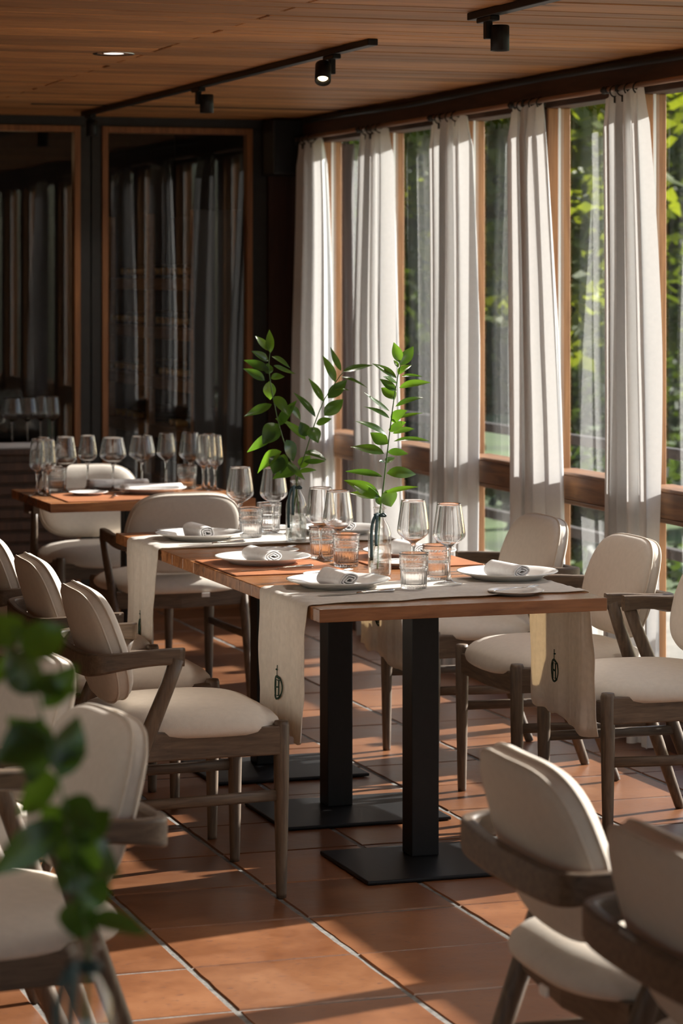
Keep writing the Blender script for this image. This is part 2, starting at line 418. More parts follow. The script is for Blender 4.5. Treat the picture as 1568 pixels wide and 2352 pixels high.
# wall beyond the last window bay up to the corner
box('corner_panel', XW, 4.10, posts[-1]+PWD, YB, .10, 2.205, 'post', wall_r)
# cable bundle at the ceiling corner
pts = [(XW-.035+.006*math.sin(k*1.7), y_, ZC-.022+.005*math.sin(k*.9)) for k, y_ in enumerate([3+.4*i for i in range(24)])]
cb = link('cable_bundle', tube('cable_bundle', spline(pts, 120), .013, 8), 'blackm')
tag(cb, 'black cable bundle running along the ceiling above the curtain rods', 'cable')

# ------------------------------------------------------------------ setting: back wall and cellar
wall_b = empty('wall_back', (0, 0, 0), kind='structure')
box('header_panel', -3, 4.0, YB, YB+.08, 2.285, ZC+.02, 'darkpanel', wall_b)
box('left_panel', -3, 2.02, YB, YB+.08, 0, 2.285, 'darkpanel', wall_b)
box('mullion_panel', 2.862, 2.912, YB, YB+.08, 0, 2.285, 'darkpanel', wall_b, .003)
box('mullion_panel', 2.916, 2.966, YB, YB+.08, 0, 2.285, 'darkpanel', wall_b, .003)
box('side_panel', 3.701, 3.775, YB, YB+.08, 0, 2.285, 'darkpanel', wall_b, .003)
box('red_panel', 3.775, 3.93, YB-.03, YB+.08, 0, 2.285, 'redwood', wall_b, .003)
for n_, (x0, x1) in enumerate(((2.02, 2.862), (2.966, 3.701))):
    d = empty('door_%d' % (n_+1), (0, 0, 0), kind='structure')
    tw = .029
    box('frame_stile', x0, x0+tw, YB-.012, YB+.05, .0, 2.285, 'doortrim', d, .002)
    box('frame_stile', x1-tw, x1, YB-.012, YB+.05, .0, 2.285, 'doortrim', d, .002)
    box('frame_rail', x0+tw, x1-tw, YB-.012, YB+.05, 2.285-tw, 2.285, 'doortrim', d, .002)
    box('frame_rail', x0+tw, x1-tw, YB-.012, YB+.05, .0, .10, 'doortrim', d, .002)
    me = mesh('pane', [(x0+tw, YB+.02, .10), (x1-tw, YB+.02, .10), (x1-tw, YB+.02, 2.285-tw), (x0+tw, YB+.02, 2.285-tw)], [(0, 1, 2, 3)])
    link('pane', me, 'paneb', d)
cel = empty('wall_cellar', (0, 0, 0), kind='structure')
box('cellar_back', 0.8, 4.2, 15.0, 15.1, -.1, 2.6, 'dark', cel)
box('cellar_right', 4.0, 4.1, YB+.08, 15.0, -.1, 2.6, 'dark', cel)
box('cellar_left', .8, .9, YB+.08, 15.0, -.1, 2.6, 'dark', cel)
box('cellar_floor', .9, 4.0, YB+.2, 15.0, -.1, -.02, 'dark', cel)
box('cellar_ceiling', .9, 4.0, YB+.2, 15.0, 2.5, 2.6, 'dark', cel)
# unseen rest of the room
wl = empty('wall_left', (0, 0, 0), kind='structure')
box('sill', -3.1, -3, -3.2, YB+.1, -.1, .30, 'plaster', wl); box('lintel', -3.1, -3, -3.2, YB+.1, 2.22, ZC+.1, 'beam', wl); box('back_part', -3.1, -3, 1.0, YB+.1, .30, 2.22, 'plaster', wl)
for i in range(4): box('post', -3.1, -3, -3.2+1.22*i-.05, -3.2+1.22*i+.05, .30, 2.22, 'post', wl)
link('pane', mesh('pane', [(-3.05, -3.2, .3), (-3.05, 1, .3), (-3.05, 1, 2.22), (-3.05, -3.2, 2.22)], [(0, 1, 2, 3)]), 'pane', wl)
wf = empty('wall_front', (0, 0, 0), kind='structure')
box('sill', -3, 4.3, -3.3, -3.2, -.1, .45, 'plaster', wf); box('lintel', -3, 4.3, -3.3, -3.2, 2.2, ZC+.1, 'beam', wf)
for i in range(7): box('post', -3+1.2*i-.05, -3+1.2*i+.05, -3.3, -3.2, .45, 2.2, 'post', wf)
link('pane', mesh('pane', [(-3, -3.25, .45), (4.3, -3.25, .45), (4.3, -3.25, 2.2), (-3, -3.25, 2.2)], [(0, 1, 2, 3)]), 'pane', wf)

# ------------------------------------------------------------------ chairs
def superell(n, a, b, e):
    out = []
    for i in range(n):
        t = 2*math.pi*i/n; c_, s_ = math.cos(t), math.sin(t)
        out.append((a*math.copysign(abs(c_)**(2/e), c_), b*math.copysign(abs(s_)**(2/e), s_)))
    return out
def pillow(name, outline, top, bot, fmap):
    """outline [(p,q)], top/bot lists of (scale, height) from centre to rim; fmap maps (p,q,h) to chair space"""
    n = len(outline); vs, fs = [], []
    rows = []
    def ring(sc, h):
        r = []
        for p, q in outline: r.append(len(vs)); vs.append(fmap(p*sc, q*sc, h))
        return r
    c0 = len(vs); vs.append(fmap(0, 0, top[0][1])); rows = [ring(s_, h) for s_, h in top[1:]]+[ring(s_, h) for s_, h in reversed(bot[1:])]
    c1 = len(vs); vs.append(fmap(0, 0, bot[0][1]))
    for i in range(n): fs.append((c0, rows[0][i], rows[0][(i+1) % n])); fs.append((c1, rows[-1][(i+1) % n], rows[-1][i]))
    for A, B in zip(rows, rows[1:]):
        for i in range(n): k = (i+1) % n; fs.append((A[i], B[i], B[k], A[k]))
    return mesh(name, vs, fs, True)
TILT = R(16.5)
def bmap(p, q, h):
    # p: sideways (y), q: up the back, h: forward of the back's mid-plane
    h = h + .42*p*p
    x = -.198 - q*math.sin(TILT) + h*math.cos(TILT)
    z = .642 + q*math.cos(TILT) + h*math.sin(TILT)
    return (x, p, z)
def bout(n, grow=1.):
    return [(p*(1-.11*max(0, q)/.15-.06*max(0, -q)/.15), q) for p, q in superell(n, .218*grow, .150*grow, 3.7)]
def smap(p, q, h):
    # seat: p forward (x), q sideways (y)
    x = .03+p
    h2 = h - .012*math.cos(max(-1, min(1, q/.26))*math.pi/2)*0
    sag = -.022*max(0, (p-.12)/.13)**2*(1-(q/.27)**2) if h < .0 else -.010*max(0, (p-.12)/.13)**2
    return (x, q, .447+h2+sag)
def make_chair():
    r = empty('armchair')
    # legs
    for s_ in (-1, 1):
        path = [(.245, s_*.225, 0), (.245, s_*.225, .012), (.245, s_*.225, .15), (.245, s_*.225, .30), (.245, s_*.225, .44), (.245, s_*.225, .450)]
        rr = [.0125, .0135, .0165, .0195, .0205, .0175]
        link('front_leg', sweep('front_leg', path, lambda k, t: circ(rr[k], 14), up=(1, 0, 0)), 'oakz', r)
        path = [(-.275, s_*.232, 0), (-.27, s_*.233, .012), (-.19, s_*.243, .22), (-.115, s_*.250, .42), (-.060, s_*.262, .56), (-.038, s_*.268, .625)]
        ra = [.0135, .0150, .0190, .0215, .0190, .0195]; rb = [.0115, .0125, .0155, .0165, .0140, .0125]
        link('rear_leg', sweep('rear_leg', path, lambda k, t: circ(rb[k], 14, ra[k]), up=(1, 0, 0)), 'oakz', r)
        g = link('foot_glide', lathe('foot_glide', [(0, -.0), (.010, 0), (.010, .006), (0, .006)], 10), 'blackm', r, (.245, s_*.225, -.0005)); 
        link('side_rail', sweep('side_rail', [(.240, s_*.232, .403), (-.05, s_*.236, .403), (-.118, s_*.243, .403)], lambda k, t: rrect(.022, .074, .004), up=(0, 0, 1), smooth=False), 'oak', r)
        link('side_stretcher', sweep('side_stretcher', [(.243, s_*.226, .262), (.05, s_*.232, .258), (-.176, s_*.242, .256)], lambda k, t: rrect(.018, .028, .006), up=(0, 0, 1)), 'oak', r)
    link('front_rail', sweep('front_rail', [(.245, -.22, .395), (.245, 0, .388), (.245, .22, .395)], lambda k, t: rrect(.020, .062, .004), up=(0, 0, 1), smooth=False), 'oaky', r)
    link('rear_rail', sweep('rear_rail', [(-.130, -.24, .395), (-.150, 0, .390), (-.130, .24, .395)], lambda k, t: rrect(.020, .062, .004), up=(0, 0, 1), smooth=False), 'oaky', r)
    # wrap-around arm rail
    half = [(-.020, .262, .628), (-.075, .263, .630), (-.14, .264, .626), (-.200, .262, .620), (-.236, .243, .614), (-.248, .200, .610), (-.252, .14, .607), (-.255, .06, .606)]
    pts = [Vector(p) for p in half] + [Vector((-.2555, 0, .606))] + [Vector((p[0], -p[1], p[2])) for p in reversed(half)]
    path = spline(pts, 96)
    def sec(k, t):
        e = min(t, 1-t)*2           # 0 at the tips, 1 mid back
        h = .040 + .018*min(1, max(0, (e-.25)/.35))
        if e < .12: h = .046 - .006*e/.12
        wd = .030 - .006*min(1, e/.3)
        if e < .03: wd *= .85
        return rrect(wd, h, .006)
    link('arm_rail', sweep('arm_rail', path, sec, up=(0, 0, 1), smooth=False), 'oak', r)
    # backrest
    o = bout(72)
    b = link('backrest', pillow('backrest', o, [(0, .050), (.35, .049), (.60, .046), (.78, .040), (.90, .032), (.97, .022), (1.0, .008)], [(0, -.031), (.5, -.031), (.8, -.030), (.93, -.027), (.98, -.022), (1.0, -.016)], bmap), 'fabric', r)
    for h in (-.018, .009):
        link('piping', tube('piping', [bmap(p*1.004, q*1.004, h) for p, q in bout(72)], .0028, 6, True), 'piping', b)
    # seat
    so_ = []
    for p, q in superell(64, .245, .262, 3.4):
        so_.append((p, q*(1-.11*max(0, -p)/.245)))
    s = link('seat', pillow('seat', so_, [(0, .046), (.3, .045), (.6, .040), (.8, .031), (.92, .018), (.98, .005), (1.0, -.010)], [(0, -.030), (.5, -.030), (.88, -.030), (.96, -.026), (.99, -.019)], smap), 'fabric', r)
    tg = box('care_label', -.222, -.217, -.09, -.06, .405, .420, 'label', s)
    return r
chair0 = make_chair()
GA = 'armchairs around the long table'
specs = [
 # x, y, rz, label, group
 (1.800, 6.835, 0, 'oak armchair with beige cushions at near left end of the long table', GA),
 (1.830, 7.585, 0, 'armchair on the table\'s left side, second from the front, next to the hanging runner', GA),
 (1.835, 8.310, 0, 'armchair farthest back on the long table\'s left side, cut by the frame edge', GA),
 (3.260, 6.985, 180, 'armchair at the right edge, its beige seat behind the hanging linen runner', GA),
 (3.235, 7.575, 180, 'middle armchair on the window side of the long table', GA),
 (3.255, 8.325, 180, 'farthest armchair on the window side, leaning back near the curtains', GA),
 (2.600, 9.825, 90, 'armchair turned away at the small far table, wide beige back toward the camera', 'armchairs at the far table'),
 (2.600, 10.950, -90, 'armchair facing the camera behind the small far table', 'armchairs at the far table'),
 (.935, 4.800, 180, 'blurred foreground armchair at left with sunlit seat behind the leafy vase', 'foreground armchairs'),
 (.985, 5.570, 180, 'half-hidden armchair behind the blurred foreground leaves at left edge', 'foreground armchairs'),
 (1.940, 4.180, 0, 'foreground armchair seen from behind, full back and arm rail, lower right', 'foreground armchairs'),
 (1.885, 3.520, 0, 'foreground armchair cut off by the lower right corner', 'foreground armchairs'),
]
chairs = []
for i, (x, y, rz, lb, gp) in enumerate(specs):
    o = chair0 if i == 0 else copy_tree(chair0)
    o.location = (x, y, 0); o.rotation_euler = (0, 0, R(rz + {8: 6, 9: 4}.get(i, rnd.uniform(-1.5, 1.5)))); tag(o, lb, 'chair', gp); chairs.append(o)

# ------------------------------------------------------------------ tables
TT, TH = .73, .034
def make_table():
    r = empty('dining_table')
    W_, L_ = .727, .800
    n = 6; y = 0
    wds = [.13, .11, .125, .118, .122, .122]; sc = W_/sum(wds)
    for i in range(n):
        w_ = wds[i]*sc
        me = boxm('plank', 0, L_, y+.0004, y+w_-.0004, TT-TH, TT, .0022, 2); link('plank', me, 'table', r); y += w_
    box('base_plate', .152, .66, .062, .465, .002, .012, 'black', r, .004, 2)
    box('column', .362, .440, .305, .385, .012, TT-TH-.006, 'black', r, .004, 2)
    box('top_plate', .23, .58, .17, .52, TT-TH-.006, TT-TH, 'black', r)
    for sx, sy in ((.19, .09), (.62, .09), (.19, .44), (.62, .44)):
        link('levelling_foot', lathe('levelling_foot', [(0, 0), (.012, 0), (.012, .002), (0, .002)], 10), 'blackm', r, (sx, sy, 0))
    return r
tb0 = make_table()
for i, (x, y, lb, gp) in enumerate([
  (2.138, 6.592, 'wooden pedestal table at the near end of the long row, bare front edge', 'tables pushed together in a row'),
  (2.138, 7.321, 'middle wooden pedestal table of the row with brown leather placemats', 'tables pushed together in a row'),
  (2.138, 8.050, 'farthest wooden pedestal table of the row, under the second linen runner', 'tables pushed together in a row'),
  (2.180, 9.975, 'small wooden pedestal table in the back set with many wine glasses', None),
  (.16, 2.00, 'near table below the frame that carries the blurred leafy vase', None)]):
    o = tb0 if i == 0 else copy_tree(tb0); o.location = (x, y, 0); tag(o, lb, 'table', gp)
    if i == 4 and 'group' in o: del o['group']
    if i == 3 and 'group' in o: del o['group']

# ------------------------------------------------------------------ linen runners with embroidered emblem
def make_runner(label, y0, y1, zl, zr_, dyr, seed):
    rr = random.Random(seed); xl, xr = 2.138, 2.938
    path = []           # (x, z, kind) along the runner
    n_h = 16
    for i in range(n_h): t = i/n_h; path.append((xl-.006, zl+(TT-.012-zl)*t, 1-t, -1))
    for a in range(1, 5): an = R(90*a/5); path.append((xl-.006+.010*(1-math.cos(an)), TT-.012+.0145*math.sin(an), 0, -1))
    for i in range(0, 33): t = i/32; path.append((xl+.006+(xr-xl-.012)*t, TT+.0025, 0, 0))
    for a in range(1, 5): an = R(90-90*a/5); path.append((xr+.006-.010*(1-math.cos(an)), TT-.012+.0145*math.sin(an), 0, 1))
    for i in range(n_h+1): t = i/n_h; path.append((xr+.006, TT-.012-(TT-.012-zr_)*t, t, 1))
    m_ = 96; vs, fs = [], []
    ph = [rr.uniform(0, 6.28) for _ in range(8)]
    def hang(side, hg, v):
        amp = (.0025+.0055*hg) if side < 0 else (.002+.004*hg)
        dx = amp*(math.sin(v*17+ph[5]+1.2*hg)+.5*math.sin(v*33+ph[6]))*.8
        for vp in (.10, .155, .30, .52, .70, .90): dx -= side*-.0028*math.exp(-((v-vp-.012*math.sin(3*hg+vp*20))/.008)**2)*(.4+.6*hg)
        if v < .14: dx += -.02*hg*(1-v/.14) if side < 0 else .02*hg*(1-v/.14)
        return min(dx, .004)-.004 if side < 0 else max(dx, -.004)+.004
    for k, (x, z, hg, side) in enumerate(path):
        fx = (x-xl)/(xr-xl); off = dyr*fx
        for j in range(m_+1):
            v = j/m_; y = y0+off+(y1-y0)*v
            # edge waver
            ed = .006*math.sin(k*.55+ph[0])+.003*math.sin(k*1.3+ph[1])
            if v < .1: y += ed*(1-v/.1)
            if v > .9: y += .006*math.sin(k*.6+ph[2])*(v-.9)/.1
            dz = 0; dx = 0
            if side == 0:
                dz = .0012*(1+math.sin(v*40+ph[3]+2*math.sin(fx*7)))+.0015*(1+math.sin(fx*23+v*9+ph[4]))*.6
            else:
                dx = hang(side, hg, v)
                y += hg*.010*math.sin(z*16+ph[7])*(v-.5)
                if side > 0: dz = -.045*hg*(1-v)
                if hg > .97: dz += .006*math.sin(v*9+ph[1])+.004*math.sin(v*23+ph[2])
            vs.append((x+dx, y, z+dz))
    for k in range(len(path)-1):
        for j in range(m_): a = k*(m_+1)+j; fs.append((a, a+1, a+m_+2, a+m_+1))
    me = mesh('table_runner', vs, fs, True)
    o = link('table_runner', me, 'linen'); tag(o, label, 'table runner', 'linen runners across the long table')
    md = o.modifiers.new('thickness', 'SOLIDIFY'); md.thickness = .0014; md.offset = 1
    # emblem: an H inside an oval with a little flag on top, stitched on both hanging ends
    def emb(x, yc, zc, sgn):
        hx, hz = .025, .031; strokes = []
        def P(a, b):
            y_, z_ = yc+sgn*a*hx, zc+b*hz
            if x < 2.5: hg = 1-(z_-zl)/(TT-.012-zl); v = (y_-y0)/(y1-y0); return (xl-.006+hang(-1, hg, v)-.0058, y_, z_)
            hg = (TT-.012-z_)/(TT-.012-zr_); v = (y_-y0-dyr)/(y1-y0); return (xr+.006+hang(1, hg, v)-.0016, y_, z_)
        ov = [P(math.cos(t_)*1.0, math.sin(t_)*1.0-.05*math.cos(t_)) for t_ in [2*math.pi*i/30 for i in range(30)]]
        parts = [tube('s', ov, lambda t: .0013+.0006*abs(math.sin(math.pi*t*1.0+.4)), 6, True)]
        arc = [P(math.cos(t_)*.95, math.sin(t_)*.95) for t_ in [R(215+11*i) for i in range(10)]]
        parts.append(tube('s', arc, .0024, 6))
        parts.append(tube('s', [P(math.cos(R(a))*.93, math.sin(R(a))*.93) for a in range(60, 125, 8)], .0024, 6))
        for a in (-.42, .42):
            parts.append(tube('s', [P(a, -.66), P(a*.97, 0), P(a, .66)], .0017, 6))
            for b in (-.66, .66): parts.append(tube('s', [P(a-.2, b), P(a+.2, b)], .0015, 6))
        parts.append(tube('s', [P(-.42, .08), P(.42, -.02)], .0022, 6))
        parts.append(tube('s', [P(0, 1.0), P(.03, 1.45), P(0, 1.9)], .0011, 6))
        parts.append(tube('s', [P(.02, 1.5), P(.30, 1.52)], .0024, 6))
        link('embroidered_emblem', merge('embroidered_emblem', parts), 'thread', o)
    emb(xl-.013, y0+(y1-y0)*.53, zl+.115, 1)
    emb(xr+.011, y0+dyr+(y1-y0)*.56, zr_+.105, -1)
    return o
make_runner('linen runner with green emblem draped over the near table end', 6.672, 7.085, .375, .382, .060, 3)
make_runner('linen runner draped across the far end of the long table', 8.190, 8.585, .345, .352, .060, 11)

# ------------------------------------------------------------------ tableware prototypes (built once, then copied)
RUN = .0062          # cloth thickness above the table
def plate_mesh(name, r_):
    h = .022*r_/.142
    prof = [(0, .003), (r_*.60, .003), (r_*.66, .0045), (r_*.74, h*.62), (r_*.97, h), (r_, h*1.02), (r_*1.0, h*.92), (r_*.96, h*.80), (r_*.75, h*.40), (r_*.66, 0.0), (r_*.60, 0), (0, .0005)]
    return lathe(name, prof, 64)
def napkin_mesh(seed, Lg=.130, ra=.031, rb=.0190, turns=2.75):
    rr = random.Random(seed); n = 66; th = .0013; vs, fs = [], []
    cs = []
    for i in range(n):
        t = i/(n-1); a = 2*math.pi*turns*t + rr.uniform(0, .1); q = .18+.82*t
        cs.append((ra*q*math.cos(a)+.0035*math.sin(3*a+seed), rb*q*math.sin(a)*(1+.06*math.sin(2*a+seed))))
    ring = []
    for i, (a, b) in enumerate(cs):
        p = cs[max(0, i-1)]; q = cs[min(n-1, i+1)]; d = Vector((q[0]-p[0], q[1]-p[1])); d.normalize(); nn = (-d.y, d.x)
        ring.append(((a+nn[0]*th, b+nn[1]*th), (a-nn[0]*th, b-nn[1]*th)))
    loop = [r_[0] for r_ in ring]+[r_[1] for r_ in reversed(ring)]
    m_ = len(loop); ns = 10
    for k in range(ns+1):
        t = k/ns; x = (t-.5)*Lg; sc = 1-.10*math.sin(t*3.1+.4)*.6+.10*(1-t); bend = .010*math.sin(t*2.6+1)
        for a, b in loop: vs.append((x+.008*math.sin(a*90)*(.5-abs(t-.5)), a*sc+bend, (b*sc*(1+.25*(1-t)))+rb*1.12))
    for k in range(ns):
        for i in range(m_): j = (i+1) % m_; fs.append((k*m_+i, k*m_+j, (k+1)*m_+j, (k+1)*m_+i))
    for base, rev in ((0, True), (ns*m_, False)):
        for i in range(n-1):
            q = (base+i, base+i+1, base+m_-2-i, base+m_-1-i); fs.append(q[::-1] if rev else q)
    return mesh('napkin', vs, fs, True)
PL, BP = plate_mesh('dinner_plate', .142), plate_mesh('bread_plate', .076)
for m_ in (PL, BP): m_.materials.append(M['china'])
NAP = [napkin_mesh(s_) for s_ in range(5)]
NAPL = [napkin_mesh(20+s_, .24, .030, .016, 1.8) for s_ in range(2)]
for m_ in NAP+NAPL: m_.materials.append(M['napkin'])
def knife_parts():
    r = empty('table_knife')
    bl = [(-.11, -.008), (-.06, -.0095), (.0, -.0085), (.0, .006), (-.07, .006), (-.115, .0)]
    vs = [(x, y, 0.0005) for x, y in bl]+[(x, y, .0016) for x, y in bl]; n = len(bl)
    fs = [tuple(range(n-1, -1, -1)), tuple(range(n, 2*n))]+[(i, (i+1) % n, n+(i+1) % n, n+i) for i in range(n)]
    link('blade', mesh('blade', vs, fs), 'steel', r)
    link('handle', sweep('handle', [(0, -.001, .003), (.02, -.001, .0035), (.07, 0, .005), (.105, 0, .0055), (.112, 0, .005)], lambda k, t: circ([.004, .005, .0065, .0075, .005][k], 10, [.0022, .0028, .0042, .005, .003][k]), up=(0, 0, 1)), 'steel', r)
    return r
def fork_parts():
    r = empty('fork')
    link('handle', sweep('handle', [(0, 0, .004), (.03, 0, .006), (.08, 0, .003), (.115, 0, .0025)], lambda k, t: rrect([.007, .004, .006, .009][k], .002, .0008), up=(0, 0, 1)), 'steel', r)
    parts = [sweep('t', [(-.055, s_*.0055, .007), (-.03, s_*.0058, .004), (-.012, s_*.005, .0035)], lambda k, t: rrect(.0022, .0016, .0005), up=(0, 0, 1)) for s_ in (-1.5, -.5, .5, 1.5)]
    parts.append(sweep('p', [(-.016, 0, .0035), (0, 0, .004)], lambda k, t: rrect([.020, .009][k], .0018, .0006), up=(0, 0, 1)))
    link('tines', merge('tines', parts), 'steel', r)
    return r
def glass_parts(name, bowl, stem_h, foot_r):
    r = empty(name)
    link('bowl', lathe('bowl', bowl, 48), 'thin', r)
    z0 = bowl[0][1]
    prof = [(0, 0), (foot_r, 0), (foot_r, .0012), (foot_r*.8, .0028), (foot_r*.35, .006), (.0062, .014), (.0042, .03), (.0038, stem_h*.6), (.0045, stem_h*.9), (.0085, stem_h), (.0, stem_h+.002)]
    link('stem', lathe('stem', prof, 28), 'stem', r)
    return r
def prof_bowl(z0, rmax, h, rtop, zmax=.34):
    pts = [(.0, z0), (.008, z0+.001)]
    n = 20
    for i in range(1, n+1):
        t = i/n
        if t < zmax: q = t/zmax; r_ = rmax*(.75*(1-(1-q)**1.75)+.25*math.sin(q*math.pi/2))
        else: q = (t-zmax)/(1-zmax); r_ = rmax+(rtop-rmax)*(q**1.12)
        pts.append((max(r_, .009), z0+h*t))
    inner = [(max(r_-.0011, .0), z_+(.0022 if i < 3 else .0)) for i, (r_, z_) in enumerate(pts)]
    inner[1] = (.004, z0+.0035); inner[0] = (0, z0+.003)
    return pts+[(rtop-.0005, z0+h+.0006)]+inner[::-1]
WG = glass_parts('wine_glass', prof_bowl(.098, .0455, .122, .033, .30), .098, .038)
BG = glass_parts('burgundy_glass', prof_bowl(.105, .0535, .108, .0395, .36), .105, .039)
TG = glass_parts('white_wine_glass', prof_bowl(.105, .0385, .112, .0275, .30), .105, .036)
FG = glass_parts('flute_glass', prof_bowl(.085, .032, .135, .0235, .28), .085, .033)
def tumbler_parts():
    r = empty('cut_glass_tumbler'); seg = 96
    z = lambda j: prof[j][1]
    prof = []
    prof += [(0, .0), (.030, .0), (.0345, .002)]
    lo = [(.0350, .006), (.0352, .018), (.0356, .030), (.0360, .042), (.0364, .052)]
    prof += lo+[(.0395, .056), (.0395, .059), (.0378, .061)]
    band = [(.0382+.0006*(k % 2), .063+.0035*k) for k in range(6)]
    prof += band + [(.0402, .0855), (.0402, .089), (.0388, .091), (.0410, .0945), (.0408, .0975)]
    outer_n = len(prof)
    prof += [(.0390, .0975), (.0375, .090), (.0345, .055), (.0320, .016), (.028, .0125), (0, .0125)]
    def disp(a, zz, j):
        if 3 <= j <= 7: return -.0013*(1-abs(math.sin(a*12)))**.7*1.3 + .0005
        if 11 <= j <= 16: return .0009*math.cos(a*24+(j % 2)*math.pi)
        return 0
    link('body', lathe('body', prof, seg, disp=disp), 'cut', r)
    return r
TU = tumbler_parts()
protos = {'wg': WG, 'bg': BG, 'tg': TG, 'fg': FG, 'tu': TU}
used = set()
def put(key, x, y, z, label, cat, group, rz=0):
    p = protos[key]
    if key in used: o = copy_tree(p)
    else: o = p; used.add(key)
    o.location = (x, y, z); o.rotation_euler = (0, 0, rz); tag(o, label, cat, group); return o
KN, FO = knife_parts(), fork_parts()
protos['kn'] = KN; protos['fo'] = FO
def plate(me, name, x, y, z, label, group): return tag(link(name, me, None, None, (x, y, z)), label, 'plate', group)
def napkin(me, x, y, z, rz, label, group='rolled napkins on the plates'): return tag(link('rolled_napkin', me, None, None, (x, y, z), R(rz)), label, 'napkin', group)
# leather placemats
def mat_(x0, x1, y0, y1, label):
    o = box('leather_placemat', x0, x1, y0, y1, TT+.0005, TT+.0040, 'leather', None, .0012); tag(o, label, 'placemat', 'leather placemats'); return o
mat_(2.150, 2.490, 7.395, 7.835, 'brown leather placemat under the left middle place setting')
mat_(2.600, 2.925, 7.450, 7.890, 'brown leather placemat on the window side of the middle table')
mat_(2.255, 2.62, 10.015, 10.40, 'leather placemat on the near edge of the small far table')
ZM = TT+.0042; ZR = TT+RUN; PH = .006
GP, GB, GN = 'dinner plates on the long table', 'bread plates on the long table', 'rolled napkins on the plates'
sets = [
 # plate xy, z, bread xy, napkin rz, where
 (2.331, 7.020, ZR, 2.395, 7.290, TT+.0005, -72, 'near left setting of the long table', 0),
 (2.843, 7.062, ZR, 2.740, 6.745, TT+.0005, -70, 'near right setting beside the window', 1),
 (2.318, 7.690, ZM, 2.445, 7.985, TT+.0005, -70, 'left middle setting on the leather mat', 2),
 (2.790, 7.720, ZM, 2.68, 7.50, ZM, -70, 'right middle setting behind the tumblers', 3),
 (2.332, 8.440, ZR, 2.332, 8.690, TT+.0005, -70, 'far left setting on the second runner', 4),
 (2.820, 8.480, ZR, 2.68, 8.690, TT+.0005, -70, 'far right setting near the curtains', 0)]
for (x, y, z, bx, by, bz, rz, wh, k) in sets:
    plate(PL, 'dinner_plate', x, y, z, 'white wide-rimmed dinner plate, ' + wh, GP)
    napkin(NAP[k], x-.005, y-.01, z+.004, rz+rnd.uniform(-6, 6), 'white napkin roll lying on the plate, ' + wh)
    plate(BP, 'bread_plate', bx, by, bz, 'small white bread plate, ' + wh, GB)
    put('kn', x-.01, y+(-.185 if x < 2.6 else .20), z+.0005, 'silver table knife lying in front of the plate, ' + wh, 'knife', 'table knives', R(6))
    put('fo', bx+.02, by+.005, bz+.012, 'small fork resting on the bread plate, ' + wh, 'fork', 'small forks', R(200))
GW, GT = 'wine glasses on the long table', 'cut glass tumblers on the long table'
for x, y, z, lb in [
  (2.588, 7.130, ZR, 'wine glass directly right of the near leafy vase'),
  (2.640, 6.985, ZR, 'wine glass nearest the window end, beside the front right plate'),
  (2.508, 7.720, TT, 'wine glass between the two vases, the left of the pair'),
  (2.520, 7.590, TT, 'wine glass between the two vases, the right of the pair'),
  (2.500, 8.550, ZR, 'wine glass left of the far vase, in front of the far chair back'),
  (2.600, 8.500, ZR, 'wine glass right behind the far vase leaves')]:
    put('wg', x, y, z, lb, 'wine glass', GW)
for x, y, z, lb in [
  (2.508, 6.905, ZR, 'cut glass tumbler closest to the front table edge'),
  (2.645, 7.095, ZR, 'cut glass tumbler behind the right wine glass stem'),
  (2.530, 7.545, TT, 'cut glass tumbler left of the near vase'),
  (2.535, 7.790, TT, 'cut glass tumbler in the middle of the table, left of its twin'),
  (2.500, 8.425, ZR, 'cut glass tumbler on the far runner below the left wine glass'),
  (2.612, 8.590, ZR, 'cut glass tumbler farthest back beside the far vase')]:
    put('tu', x, y, z, lb, 'tumbler', GT, rnd.uniform(0, 6))
# far table
GF = 'glasses on the far table'
for key, x, y, lb in [
  ('fg', 2.215, 10.375, 'leftmost slim glass on the far table corner'),
  ('fg', 2.248, 10.330, 'slim glass second from the left on the far table'),
  ('fg', 2.262, 10.480, 'slim glass standing behind the two leftmost ones'),
  ('wg', 2.351, 10.488, 'wine glass in front of the left tumbler on the far table'),
  ('tg', 2.467, 10.600, 'tall white wine glass left of the two wide glasses'),
  ('bg', 2.545, 10.494, 'left of the two wide burgundy glasses on the far table'),
  ('bg', 2.680, 10.560, 'right of the two wide burgundy glasses on the far table'),
  ('tg', 2.800, 10.640, 'tall white wine glass right of the wide glasses'),
  ('wg', 2.890, 10.600, 'wine glass above the right tumbler on the far table'),
  ('fg', 2.901, 10.440, 'slim glass leftmost of the right-hand trio on the far table'),
  ('fg', 2.940, 10.500, 'slim glass in the middle of the right-hand trio'),
  ('fg', 2.938, 10.400, 'rightmost slim glass on the far table')]:
    put(key, x, y, TT, lb, 'wine glass', GF)
put('tu', 2.332, 10.560, TT, 'cut glass tumbler on the left of the far table', 'tumbler', 'tumblers on the far table')
put('tu', 2.850, 10.500, TT, 'cut glass tumbler on the right of the far table', 'tumbler', 'tumblers on the far table')
plate(PL, 'dinner_plate', 2.655, 10.330, TT+.0042, 'white dinner plate on the near side of the far table', 'plates on the far table')
plate(PL, 'dinner_plate', 2.640, 10.560+.0, TT+.0005, 'white dinner plate on the far side of the far table', 'plates on the far table') if False else None
plate(BP, 'bread_plate', 2.400, 10.300, TT+.0045, 'small plate by the left glasses on the far table', 'plates on the far table')
plate(BP, 'bread_plate', 2.560, 10.610, TT+.0005, 'small plate on the far edge of the far table', 'plates on the far table')
napkin(NAPL[0], 2.655, 10.310, TT+.0085, 8, 'long rolled napkin across the near plate of the far table', 'long napkin rolls on the far table')
napkin(NAPL[1], 2.590, 10.600, TT+.0065, 4, 'long rolled napkin across the plate at the far table\'s back edge', 'long napkin rolls on the far table')
